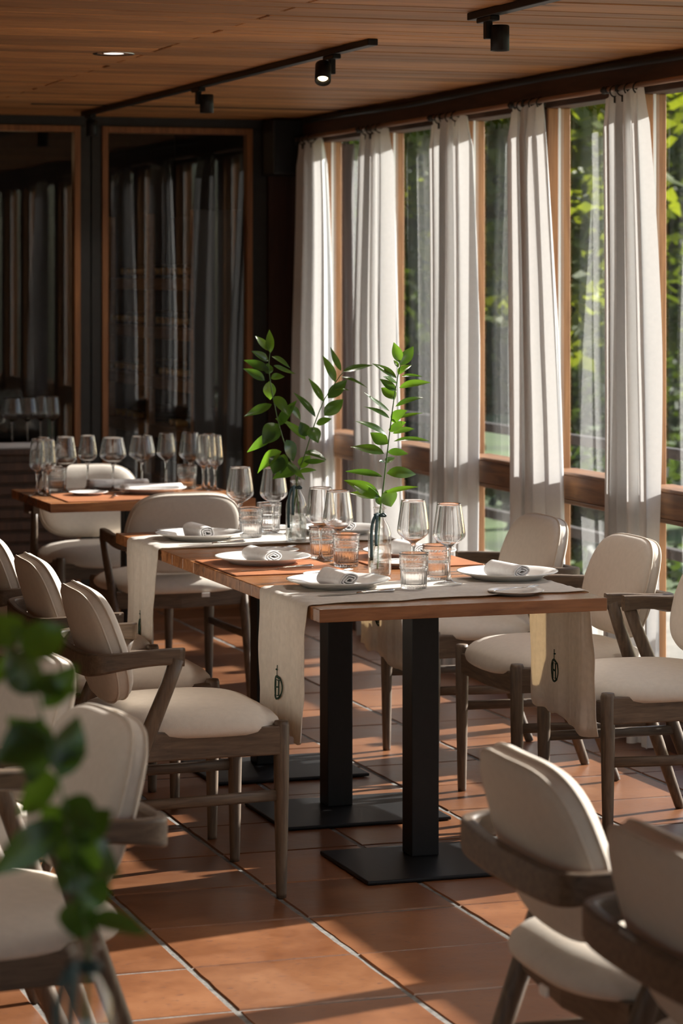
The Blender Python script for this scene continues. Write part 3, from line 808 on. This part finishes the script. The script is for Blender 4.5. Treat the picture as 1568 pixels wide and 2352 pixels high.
put('fo', 2.47, 10.16, TT+.0045, 'fork lying beside the placemat on the far table', 'fork', 'small forks', R(75))

# ------------------------------------------------------------------ vases with leafy branches
def leaf_mesh(name, Lh, Wd, bend, fold, twist):
    n, m_ = 9, 4; vs, fs = [], []
    for i in range(n+1):
        t = i/n
        wv = Wd*.5*(math.sin(math.pi*min(1, t**.82)))**.9*(1-.12*t) if 0 < t < 1 else .0006
        a = bend*t; x = Lh*(math.sin(a)/bend if abs(bend) > 1e-3 else t); z = -Lh*((1-math.cos(a))/bend if abs(bend) > 1e-3 else 0)
        tw = twist*t
        for j in range(m_+1):
            s_ = (j/m_-.5)*2; yv = wv*s_; zz = fold*abs(s_)*wv + .05*wv*math.sin(7*t+s_)
            vs.append((x, yv*math.cos(tw)-zz*math.sin(tw), z+yv*math.sin(tw)+zz*math.cos(tw)))
    for i in range(n):
        for j in range(m_): a = i*(m_+1)+j; fs.append((a, a+1, a+m_+2, a+m_+1))
    return mesh(name, vs, fs, True)
def vase_parts():
    r = empty('bottle_vase')
    pr_ = [(0, .003), (.028, .003), (.0325, .008), (.0335, .02), (.0335, .105), (.032, .122), (.026, .142), (.0165, .158), (.0125, .166), (.0120, .184), (.0135, .188), (.0185, .190), (.0190, .1935), (.0165, .195), (.0125, .192), (.0105, .186)]
    link('body', lathe('body', [(0, 0), (.029, 0), (.0325, .003)]+pr_[2:], 48), 'vaseg', r)
    link('water', lathe('water', [(0, .006), (.0285, .006), (.0310, .011), (.0318, .05), (.0318, .088), (0, .088)], 40), 'water', r)
    return r
V0 = vase_parts()
def ribbon(parent):
    parts = [tube('k', [(.0142*math.cos(R(a)), .0142*math.sin(R(a)), .172+.001*math.sin(a)) for a in range(0, 360, 15)], .0032, 8, True)]
    for dx_, ln in ((-.034, .125), (-.020, .085)):
        pts = spline([(-.006, -.014, .172), (-.014, -.020, .176), (dx_*.8, -.024, .160), (dx_, -.027, .125), (dx_*1.02, -.030, .172-ln)], 18)
        parts.append(sweep('t', pts, lambda k, t: rrect(.010, .0012, .0005), up=(.3, -1, .1), smooth=True))
    parts.append(tube('l', spline([(-.006, -.014, .172), (.004, -.020, .178), (.012, -.018, .170), (-.006, -.014, .170)], 16), .0026, 6))
    link('ribbon', merge('ribbon', parts), 'ribbon', parent)
CT, ST = math.cos(.3218), math.sin(.3218)
def branch(name, label, group, base, scale, px0, stem, leaves, seed, cls='branch', dep=.035, thick=.0027):
    """stem and leaves given in a local sheet (a = sideways, b = up, metres*scale); depth is added per leaf so the twig is round"""
    rr = random.Random(seed)
    o = empty(name, base, 0); tag(o, label, 'branch', group)
    def loc(p, d): 
        a = (p[0]-px0[0])/scale; b = (px0[1]-p[1])/scale
        return Vector((a*CT + d*ST, -a*ST + d*CT, b))
    sp = [loc(p, .01*math.sin(i*.9)) for i, p in enumerate(stem)]
    sp[0] = loc(stem[0], .0)
    link('stem', tube('stem', spline(sp, 40), lambda t: thick*(1-.55*t), 7), 'stemgreen', o)
    for (bp, tp, wd) in leaves:
        d0 = rr.uniform(-.006, .006); dd = rr.uniform(-dep, dep)
        A, B = loc(bp, d0), loc(tp, d0+dd); v = B-A; Lh = v.length; Wd = wd/scale*1.28
        bend = rr.uniform(.25, .75)*(1 if rr.random() < .8 else -.6)
        me = leaf_mesh('leaf', Lh*1.02, Wd, bend, rr.uniform(.1, .35), rr.uniform(-.5, .5)); me.materials.append(M['leaf'])
        # face the blade roughly to the viewer/up
        X = v.normalized(); upv = Vector((-ST*rr.uniform(.35, 1.), -CT*rr.uniform(.35, 1.), rr.uniform(.35, 1.0)))
        Z = (upv-X*upv.dot(X)).normalized()
        ang = bend*.5                      # chord correction so the tip lands on B
        Y = Z.cross(X); Rm = Matrix((X, Y, Z)).transposed().to_4x4() @ Matrix.Rotation(-ang, 4, 'Y')
        lf = link('leaf', me, None, o); lf.matrix_local = Matrix.Translation(A) @ Rm
    return o
def cr(l):          # sheet coordinates read at 2.45x around the two centre vases
    return [((480+a[0]/2.45, 740+a[1]/2.45), (480+b[0]/2.45, 740+b[1]/2.45), w_/2.45) for a, b, w_ in l]
P1a = cr([((352,190),(345,62),40),((345,180),(268,97),42),((340,235),(247,180),40),((345,290),(205,232),45),((360,212),(460,275),32),((370,262),(490,310),35),((355,335),(430,325),50),((320,345),(202,280),45),((345,310),(335,250),45),((345,350),(350,455),60),((360,480),(208,545),60),((375,435),(455,540),55),((400,600),(500,460),60),((460,490),(520,570),40),((395,590),(310,700),90),((398,640),(222,750),50),((415,745),(280,870),95),((405,770),(370,870),80),((440,680),(480,800),75),((500,850),(365,900),70),((440,800),(545,900),40),((430,760),(410,870),60),((380,560),(470,600),50)])
P1b = cr([((550,680),(420,570),45),((555,660),(520,580),60),((575,610),(620,695),70),((610,590),(695,560),40),((655,545),(760,455),70),((605,550),(480,415),35),((650,465),(565,335),35),((675,445),(780,345),60),((718,355),(645,205),40),((748,290),(690,160),32),((760,295),(925,262),36),((750,325),(895,385),28),((710,400),(795,400),16),((545,750),(665,790),60),((525,840),(575,770),60),((540,800),(660,795),30),((510,860),(610,850),30)])
P2 = cr([((1065,240),(1035,130),50),((1070,260),(1145,155),60),((1060,310),(1135,258),50),((1060,270),(1035,230),20),((1080,320),(1190,320),24),((1065,385),(1240,355),45),((1055,360),(975,320),60),((1050,400),(958,335),40),((1040,450),(965,385),60),((1045,490),(1200,440),35),((1010,515),(870,410),28),((1010,555),(865,492),35),((1020,570),(1110,510),60),((1025,560),(1195,528),22),((1005,620),(1100,575),65),((1030,640),(1150,615),38),((995,650),(818,570),38),((1000,700),(905,640),65),((1035,685),(1230,680),32),((980,755),(795,720),65),((1000,745),(1115,755),38),((985,810),(1040,780),35),((985,805),(950,795),20),((970,885),(765,860),35),((995,865),(1160,875),60),((955,1000),(755,905),70),((950,1005),(790,980),55),((950,985),(870,920),60),((985,975),(1170,940),30),((990,960),(1020,1055),90),((1050,330),(915,250),40)])
def place_vase(o, x, y, z, label):
    o.location = (x, y, z); tag(o, label, 'vase', 'clear bottle vases')
VA = (2.600, 8.254, ZR); VB = (2.543, 7.285, TT+.0006); VC = (.605, 2.615, TT+.0006)
v1 = copy_tree(V0); v2 = copy_tree(V0)
place_vase(V0, *VB, 'clear bottle vase with dark ribbon at the middle of the near table')
place_vase(v1, *VA, 'clear bottle vase with long dark ribbon farther along the table')
place_vase(v2, *VC, 'large blurred bottle vase at the lower left corner')
for v in (V0, v1, v2): ribbon(v)
branch('leafy_branch', 'tall left leafy branch in the far bottle vase', 'leafy branches', (VA[0], VA[1], VA[2]+.012), 721., (683, 1242), [(670, 1242), (678, 1180), (683, 1110), (668, 1060), (648, 1000), (632, 930), (623, 880), (620, 840), (625, 800)], P1a, 1)
branch('leafy_branch', 'leafy branch of the far vase that leans right toward the window', 'leafy branches', (VA[0], VA[1], VA[2]+.012), 721., (683, 1242), [(696, 1242), (688, 1180), (685, 1110), (705, 1045), (722, 990), (745, 930), (770, 890), (790, 862)], P1b, 2)
branch('leafy_branch', 'bright upright leafy branch in the near bottle vase', 'leafy branches', (VB[0], VB[1], VB[2]+.012), 808., (870, 1318), [(851, 1308), (862, 1240), (873, 1165), (880, 1110), (888, 1040), (895, 980), (903, 920), (912, 870), (920, 835)], P2, 3)
branch('leafy_twig', 'short second stem standing in the near bottle vase water', 'leafy branches', (VB[0], VB[1], VB[2]+.012), 808., (870, 1318), [(866, 1312), (868, 1240), (872, 1180), (870, 1150)], [((872, 1165), (862, 1140), 14)], 9, thick=.0018)
PF = [((60,1500),(160,1440),95),((45,1480),(-10,1410),80),((85,1570),(195,1592),62),((90,1590),(30,1480),75),((105,1640),(75,1800),85),((120,1680),(5,1740),90),((130,1720),(30,1640),70),((140,1750),(215,1725),60),((150,1790),(45,1875),100),((160,1830),(235,1900),70),((165,1880),(-5,2000),75),((180,1930),(265,1860),80),((185,1950),(285,2010),95),((190,1990),(215,1880),105),((196,2040),(150,1960),80),((200,2060),(185,2165),85),((200,2080),(250,1990),80),((212,2110),(352,2150),60),((150,1780),(190,1640),70),((110,1620),(190,1520),60),((60,1520),(-20,1590),90),((160,1850),(110,1930),70)]
branch('leafy_branch', 'blurred dark leafy branch rising in the left foreground', 'leafy branches', (VC[0], VC[1], VC[2]+.012), 2337., (205, 2585), [(190, 2585), (205, 2380), (210, 2180), (200, 2090), (188, 1980), (165, 1850), (128, 1700), (85, 1560), (40, 1430)], PF, 5, dep=.02, thick=.0024)

# ------------------------------------------------------------------ curtains, rods, rings
def curtain(y_far, y_near_top, y_near_bot, label, seed, x=3.848):
    rr = random.Random(seed); rows, cols = 40, 110; vs, fs = [], []
    nf = rr.choice((3.4, 3.8, 4.2)); p0 = rr.uniform(0, 6.28); ps = [rr.uniform(0, 6.28) for _ in range(4)]
    ztop, zbot = 2.205, .012
    for i in range(rows+1):
        t = i/rows; z = ztop+(zbot-ztop)*t
        yn = y_near_top+(y_near_bot-y_near_top)*(t**.7)
        A = .030+.020*min(1, t*2.5)
        if t < .05: A *= .55+.45*t/.05
        for j in range(cols+1):
            s_ = j/cols; ph = 2*math.pi*nf*s_+p0+.5*math.sin(3*t+ps[0])*s_
            y = y_far+(yn-y_far)*s_ + .018*math.sin(2*ph+ps[1])*(1 if t > .03 else .4)
            f_ = math.sin(ph)+.30*math.sin(2.3*ph+ps[2]+t)
            dx = A*f_*.72 + .008*math.sin(5*t+ps[3])
            zz = z + (.012*math.sin(ph*1.0+1) if i == 0 else 0)
            vs.append((x+dx, y, zz))
    for i in range(rows):
        for j in range(cols): a = i*(cols+1)+j; fs.append((a, a+1, a+cols+2, a+cols+1))
    o = link('curtain', mesh('curtain', vs, fs, True), 'curtain'); tag(o, label, 'curtain', 'sheer curtains gathered at the window posts')
    hem = []
    cols2 = cols+1
    for j in range(cols+1):
        v = vs[j]; hem.append(v)
    return o, ztop
cdat = [
 (8.632, 8.344, 8.225, 'widest white curtain, nearest to the camera at right'),
 (9.500, 9.190, 9.010, 'white curtain second from the right, behind the window-side chair back'),
 (10.380, 10.000, 9.965, 'third white curtain from the right, right of the near leafy branch'),
 (11.290, 10.970, 10.800, 'white curtain behind the near leafy branch'),
 (12.230, 11.810, 11.620, 'farthest white curtain beside the dark corner')]
for i, (a, b, c_, lb) in enumerate(cdat): curtain(a, b, c_, lb, 60+i)
for p, lb in ((7.18, 'first white curtain beyond the right edge of the picture'), (5.41, 'second white curtain beyond the right edge, near the foreground chairs'), (4.33, 'third white curtain beyond the right edge'), (3.46, 'fourth white curtain beyond the right edge, closest to the camera')):
    curtain(p+.03, p-.33, p-.42, lb, 80+int(p*10))
RODZ, RODX = 2.226, 3.848
ring_me = tube('ring', [(.019*math.cos(R(a)), 0, .019*math.sin(R(a))) for a in range(0, 360, 20)], .0026, 6, True); ring_me.materials.append(M['blackm'])
clip_me = boxm('clip', -.003, .003, -.004, .004, -.040, -.016, .001); clip_me.materials.append(M['blackm'])
lbl = ['curtain rod over the farthest window', 'curtain rod over the window behind the near branch', 'curtain rod over the middle window', 'curtain rod over the window second from right', 'curtain rod at the right edge of the picture']
idx = 0
ends = [12.24, 11.27, 10.36, 9.48, 8.63]
nears = [11.31, 10.40, 9.52, 8.66, 7.70]
for i in range(5):
    r = empty('curtain_rod', (0, 0, 0)); tag(r, 'dark bronze ' + lbl[i], 'curtain rod', 'curtain rods along the windows')
    a, b = ends[i], nears[i]
    link('rod', tube('rod', [(RODX, a, RODZ), (RODX, b, RODZ)], .0095, 12), 'iron', r)
    for yv in (a, b):
        link('finial', lathe('finial', [(0, -.014), (.008, -.012), (.0135, -.004), (.0135, .004), (.008, .012), (0, .014)], 16), 'blackm', r, (RODX, yv, RODZ))
    link('bracket', boxm('bracket', RODX-.012, XW-.02, a-.10, a-.085, RODZ-.012, RODZ+.012, .002), 'blackm', r)
    for d_ in (.03, .09, .15, .22):
        rg = link('ring', ring_me, None, r, (RODX, a-.03-d_, RODZ-.009)); rg.rotation_euler = (0, 0, rnd.uniform(-.3, .3))
        link('clip', clip_me, None, rg)

# ------------------------------------------------------------------ ceiling lights
def track(label, y0, y1, x=2.80):
    r = empty('light_track', (x, 0, 0)); tag(r, label, 'light track', 'black ceiling light tracks')
    box('rail', -.017, .017, y0, y1, ZC-.022, ZC-.001, 'black', r, .002)
    return r
track('long black light track running back under the plank ceiling', 8.085, 12.10)
track('short black light track end at the top right of the ceiling', 4.6, 7.22)
track('added unseen black track carrying fill spots for the left chairs', 4.0, 6.2, .30)  # unseen track, added only to carry the left fill spots
def spot(label, y, x=2.80, tilt=0., yaw=0., lit=False, off=(.0, -.06), power=20.):
    r = empty('spotlight', (x, y, ZC-.022)); tag(r, label, 'spotlight', 'black track spotlights')
    box('adapter', -.014, .014, -.055, .055, -.014, 0, 'black', r, .002)
    box('bracket', -.010, .010, -.012, .012, -.062, -.012, 'black', r, .002)
    prof = [(0, .036), (.024, .036), (.0265, .033), (.0265, -.036), (.0225, -.036), (.0215, -.020), (0, -.020)]
    hd = link('lamp_head', lathe('lamp_head', prof, 28), 'black', r, (off[0], off[1], -.060)); hd.rotation_euler = (tilt, 0, yaw)
    le = link('bulb', lathe('bulb', [(0, -.024), (.012, -.026), (.016, -.022), (.012, -.018), (0, -.018)], 20), 'bulb', hd)
    ld = bpy.data.lights.new('spot_beam', 'SPOT'); ld.energy = power; ld.color = (1, .92, .81); ld.spot_size = R(110); ld.spot_blend = .7; ld.shadow_soft_size = .02
    lo = bpy.data.objects.new('spot_beam', ld); C.objects.link(lo); lo.parent = hd; lo.location = (0, 0, -.038)
    return r
spot('spotlight near the back end of the long track', 11.98, off=(.0, -.03), power=8.)
spot('small spotlight in the middle of the long track', 10.15, off=(.028, -.02))
spot('lit spotlight near the front end of the long track, warm bulb glowing', 8.50, tilt=R(-38), yaw=R(-20), lit=True, off=(-.040, -.03))
spot('spotlight on the short track at top right', 7.10, off=(.028, -.02))
spot('spotlight farther along the short track, above the picture', 5.60, off=(.028, -.02))
spot('spotlight at the near part of the short track, above the picture', 4.95, off=(.028, -.02))
spot('first added unseen fill spotlight over the left chairs', 4.70, .30, power=17.)  # added out-of-view pair of spots, fill light for the left chair backs
spot('second added unseen fill spotlight over the left chairs', 5.70, .30, power=17.)
dl = empty('downlight', (2.161, 8.90, ZC)); tag(dl, 'round chrome downlight recessed in the plank ceiling', 'downlight')
link('rim', lathe('rim', [(.055, -.0005), (.068, -.0045), (.071, -.003), (.071, .0), (.056, .0)], 48), 'chrome', dl)
link('reflector', lathe('reflector', [(.058, -.001), (.045, -.0005), (.034, -.0016)], 40), 'chrome', dl)
link('lens', lathe('lens', [(.034, -.0016), (0, -.0022)], 32), emis('downlight_reflection_glow', (1, .93, .84), 1.6), dl)  # soft emission stands in for the bright reflection inside the fitting
# loudspeaker in the corner
sp = empty('loudspeaker', (3.83, YB-.16, 2.06)); tag(sp, 'black loudspeaker mounted high in the dark corner', 'loudspeaker')
box('cabinet', -.095, .085, -.07, .12, 0, .26, 'blackm', sp, .008, 2)
box('grille', -.085, .075, -.074, -.070, .01, .25, 'black', sp, .001)

# ------------------------------------------------------------------ dark sideboard at the left back with glasses on it
sb = empty('sideboard', (0, 0, 0)); tag(sb, 'dark louvered sideboard against the back wall at left', 'sideboard')
box('carcass', 1.75, 2.70, 11.80, 12.30, .04, .795, 'post', sb, .004)
box('top', 1.74, 2.72, 11.77, 12.31, .795, .82, 'post', sb, .003)
sm_ = boxm('slat', 1.78, 2.67, 11.784, 11.80, 0, .038, .003)
for i in range(13): link('slat', sm_, 'post', sb, (0, 0, .10+.052*i))
for sx in (1.80, 2.65): box('foot', sx-.02, sx+.02, 11.85, 11.89, 0, .04, 'post', sb)
lc = box('folded_linen', 1.80, 2.60, 11.80, 11.98, .821, .838, 'napkin', None, .006, 2); tag(lc, 'folded white linen along the dark sideboard top', 'linen')
for key, x, y, lb in [('bg', 2.46, 12.06, 'leftmost glass on the dark sideboard'), ('bg', 2.535, 12.08, 'wide glass second on the dark sideboard'), ('tg', 2.60, 12.10, 'narrow glass on the dark sideboard'), ('tg', 2.645, 12.06, 'narrow glass at the right end of the dark sideboard')]:
    put(key, x, y, .821, lb, 'wine glass', 'glasses on the dark sideboard')

# ------------------------------------------------------------------ wine cellar rack behind the glass door
rk = empty('wine_rack', (0, 0, 0)); tag(rk, 'wooden wine rack with lying bottles behind the glass door', 'wine rack')
RX0, RX1, RY0, RY1 = 3.44, 3.80, 12.60, 14.35
for z in (.55, .80, 1.045, 1.295, 1.54): box('shelf', RX0, RX1, RY0, RY1, z-.028, z+.028, 'rack', rk, .003)
for yv in (RY0+.02, 13.48, RY1-.02): box('upright', RX0+.005, RX0+.045, yv-.014, yv+.014, 0, 1.9, 'rack', rk, .002)
box('end_panel', RX0+.012, RX1+.02, RY0-.02, RY0-.004, 0, 1.9, 'blackm', rk)
box('back_board', RX1, RX1+.02, RY0, RY1, 0, 1.9, 'blackm', rk)
bt = empty('wine_bottle'); 
link('body', lathe('body', [(0, -.11), (.034, -.11), (.037, -.105), (.037, .07), (.030, .095), (.0155, .118), (.0140, .15), (0, .15)], 20), 'bottle', bt)
link('capsule', lathe('capsule', [(.0150, .125), (.0150, .178), (.0165, .180), (.0165, .188), (0, .188)], 16), 'capsule', bt)
first = True; nb = 0
rows_ = {.828+0: [12.75, 12.86, 13.60, 13.72, 13.84, 13.96], 1.073: [12.72, 12.83, 12.94, 13.05, 13.62, 13.75, 13.88, 14.0, 14.14], 1.323: [12.72, 12.82, 12.92, 13.02, 13.12, 13.58, 13.70, 13.82, 13.94, 14.06], 1.568: [12.70, 12.81, 12.92, 13.03, 13.14, 13.60, 13.72, 13.84]}
names_z = {.828: 'bottom', 1.073: 'second', 1.323: 'third', 1.568: 'top'}
for z, ys in rows_.items():
    for q, yv in enumerate(ys):
        o = bt if first else copy_tree(bt); first = False
        o.location = (RX0+.150, yv, z+.038); o.rotation_euler = (0, R(-90), 0)
        tag(o, 'wine bottle lying on the %s shelf of the rack behind the door' % names_z[z], 'bottle', 'bottles lying on the %s rack shelf' % names_z[z])
cl = bpy.data.lights.new('cellar_fill', 'POINT'); cl.energy = .8; cl.color = (1, .62, .30); cl.shadow_soft_size = .08  # added warm fill so the rack shelves show; no fixture
clo = bpy.data.objects.new('cellar_fill', cl); C.objects.link(clo); clo.location = (2.75, 13.4, 2.2)

# ------------------------------------------------------------------ garden outside
gd = box('ground', 4.3, 60, -20, 70, -.5, -.25, 'grass'); tag(gd, kind='structure')
pa = box('terrace', 4.13, 6.2, -10, 26, -.25, -.12, 'gravel'); tag(pa, kind='structure')
def leafcloud(name, n, cx, cy, cz, rx, ry, rz_, size, seed, mat, parent):
    rr = random.Random(seed); vs, fs = [], []
    blobs = [(rr.uniform(-.6, .6)*rx, rr.uniform(-.6, .6)*ry, rr.uniform(-.65, .65)*rz_, rr.uniform(.3, .55)) for _ in range(14)]
    for _ in range(n):
        b = rr.choice(blobs); d = Vector((rr.gauss(0, 1), rr.gauss(0, 1), rr.gauss(0, 1))).normalized()*(rr.random()**.4)
        p = Vector((cx+b[0]+d.x*rx*b[3], cy+b[1]+d.y*ry*b[3], cz+b[2]+d.z*rz_*b[3]))
        a = Vector((rr.gauss(0, 1), rr.gauss(0, 1), rr.gauss(0, .6))).normalized(); c_ = a.cross(Vector((rr.gauss(0, 1), rr.gauss(0, 1), rr.gauss(0, 1)))).normalized()
        s_ = size*rr.uniform(.6, 1.3); i = len(vs)
        vs += [p-a*s_, p+c_*s_*.55, p+a*s_, p-c_*s_*.55]; fs.append((i, i+1, i+2, i+3))
    me = bpy.data.meshes.new(name); me.from_pydata([tuple(v) for v in vs], [], fs); me.update()
    return link(name, me, mat, parent)
trees = [
 (6.7, 16.0, 3.6, 1.2, 1.5, 'foliage', 'young bright green tree outside the right windows'),
 (8.6, 18.6, 3.4, 1.4, 1.6, 'foliage', 'sunlit leafy tree seen through the second window from right'),
 (6.4, 22.0, 4.0, 1.6, 2.0, 'foliage2', 'dark leafy tree behind the middle window'),
 (10.4, 20.2, 3.6, 1.6, 1.8, 'foliage', 'bright tree filling the right edge window'),
 (9.6, 24.8, 4.4, 1.9, 2.4, 'foliage2', 'tall dark tree far back in the garden'),
 (13.6, 25.2, 4.5, 1.9, 2.6, 'foliage', 'far light green tree at the garden\'s end'),
 (7.0, 28.4, 4.0, 1.9, 2.4, 'foliage', 'pale tree behind the farthest window')]
for i, (x, y, h, rx, rz_, mt, lb) in enumerate(trees):
    r = empty('garden_tree', (x, y, -.25)); tag(r, lb, 'tree', 'garden trees outside the windows')
    link('trunk', tube('trunk', spline([(0, 0, 0), (.05, .04, h*.35), (-.06, .02, h*.7), (.02, 0, h)], 14), lambda t: .10*(1-.6*t), 8), 'bark', r)
    leafcloud('crown', 5200, 0, 0, h*.78, rx, rx, rz_, .085, 300+i, mt, r)
shrubs = [(6.4, 14.6, .55, .7, 'foliage2', 'low dark shrub beside the terrace'), (8.6, 15.6, .5, .7, 'foliage', 'low bright shrub in the garden'), (10.0, 17.6, .8, 1.1, 'foliage2', 'broad dark shrub on the lawn'), (6.6, 18.9, .7, .8, 'foliage2', 'round dark shrub below the trees'), (10.4, 22.5, 1.0, 1.5, 'foliage2', 'wide dark shrub farther back')]
for i, (x, y, h, rx, mt, lb) in enumerate(shrubs):
    r = empty('garden_shrub', (x, y, -.25)); tag(r, lb, 'shrub', 'garden shrubs outside the windows')
    leafcloud('foliage', 2600, 0, 0, h*.75, rx, rx, h*.8, .06, 400+i, mt, r)
    link('stems', tube('stems', [(0, 0, 0), (.03, .02, h*.8)], .03, 6), 'bark', r)
hd = empty('garden_hedge', (0, 0, 0)); tag(hd, 'tall dark hedge closing the far end of the garden', 'hedge')
box('core', 4.5, 30, 34.0, 35.2, -.25, 6.5, 'foliage2', hd)
leafcloud('foliage', 9000, 14, 33.9, 3.2, 14, .9, 5.5, .14, 500, 'foliage2', hd)
fn = empty('garden_fence', (0, 0, 0)); tag(fn, 'dark two-rail terrace fence outside the windows', 'fence')
for z in (.84, .42): box('rail', 4.88, 4.93, 5.5, 20, z-.022, z+.022, 'fencem', fn, .003)
for i in range(9): box('post', 4.87, 4.94, 5.6+1.75*i, 5.67+1.75*i, -.15, .90, 'fencem', fn, .003)
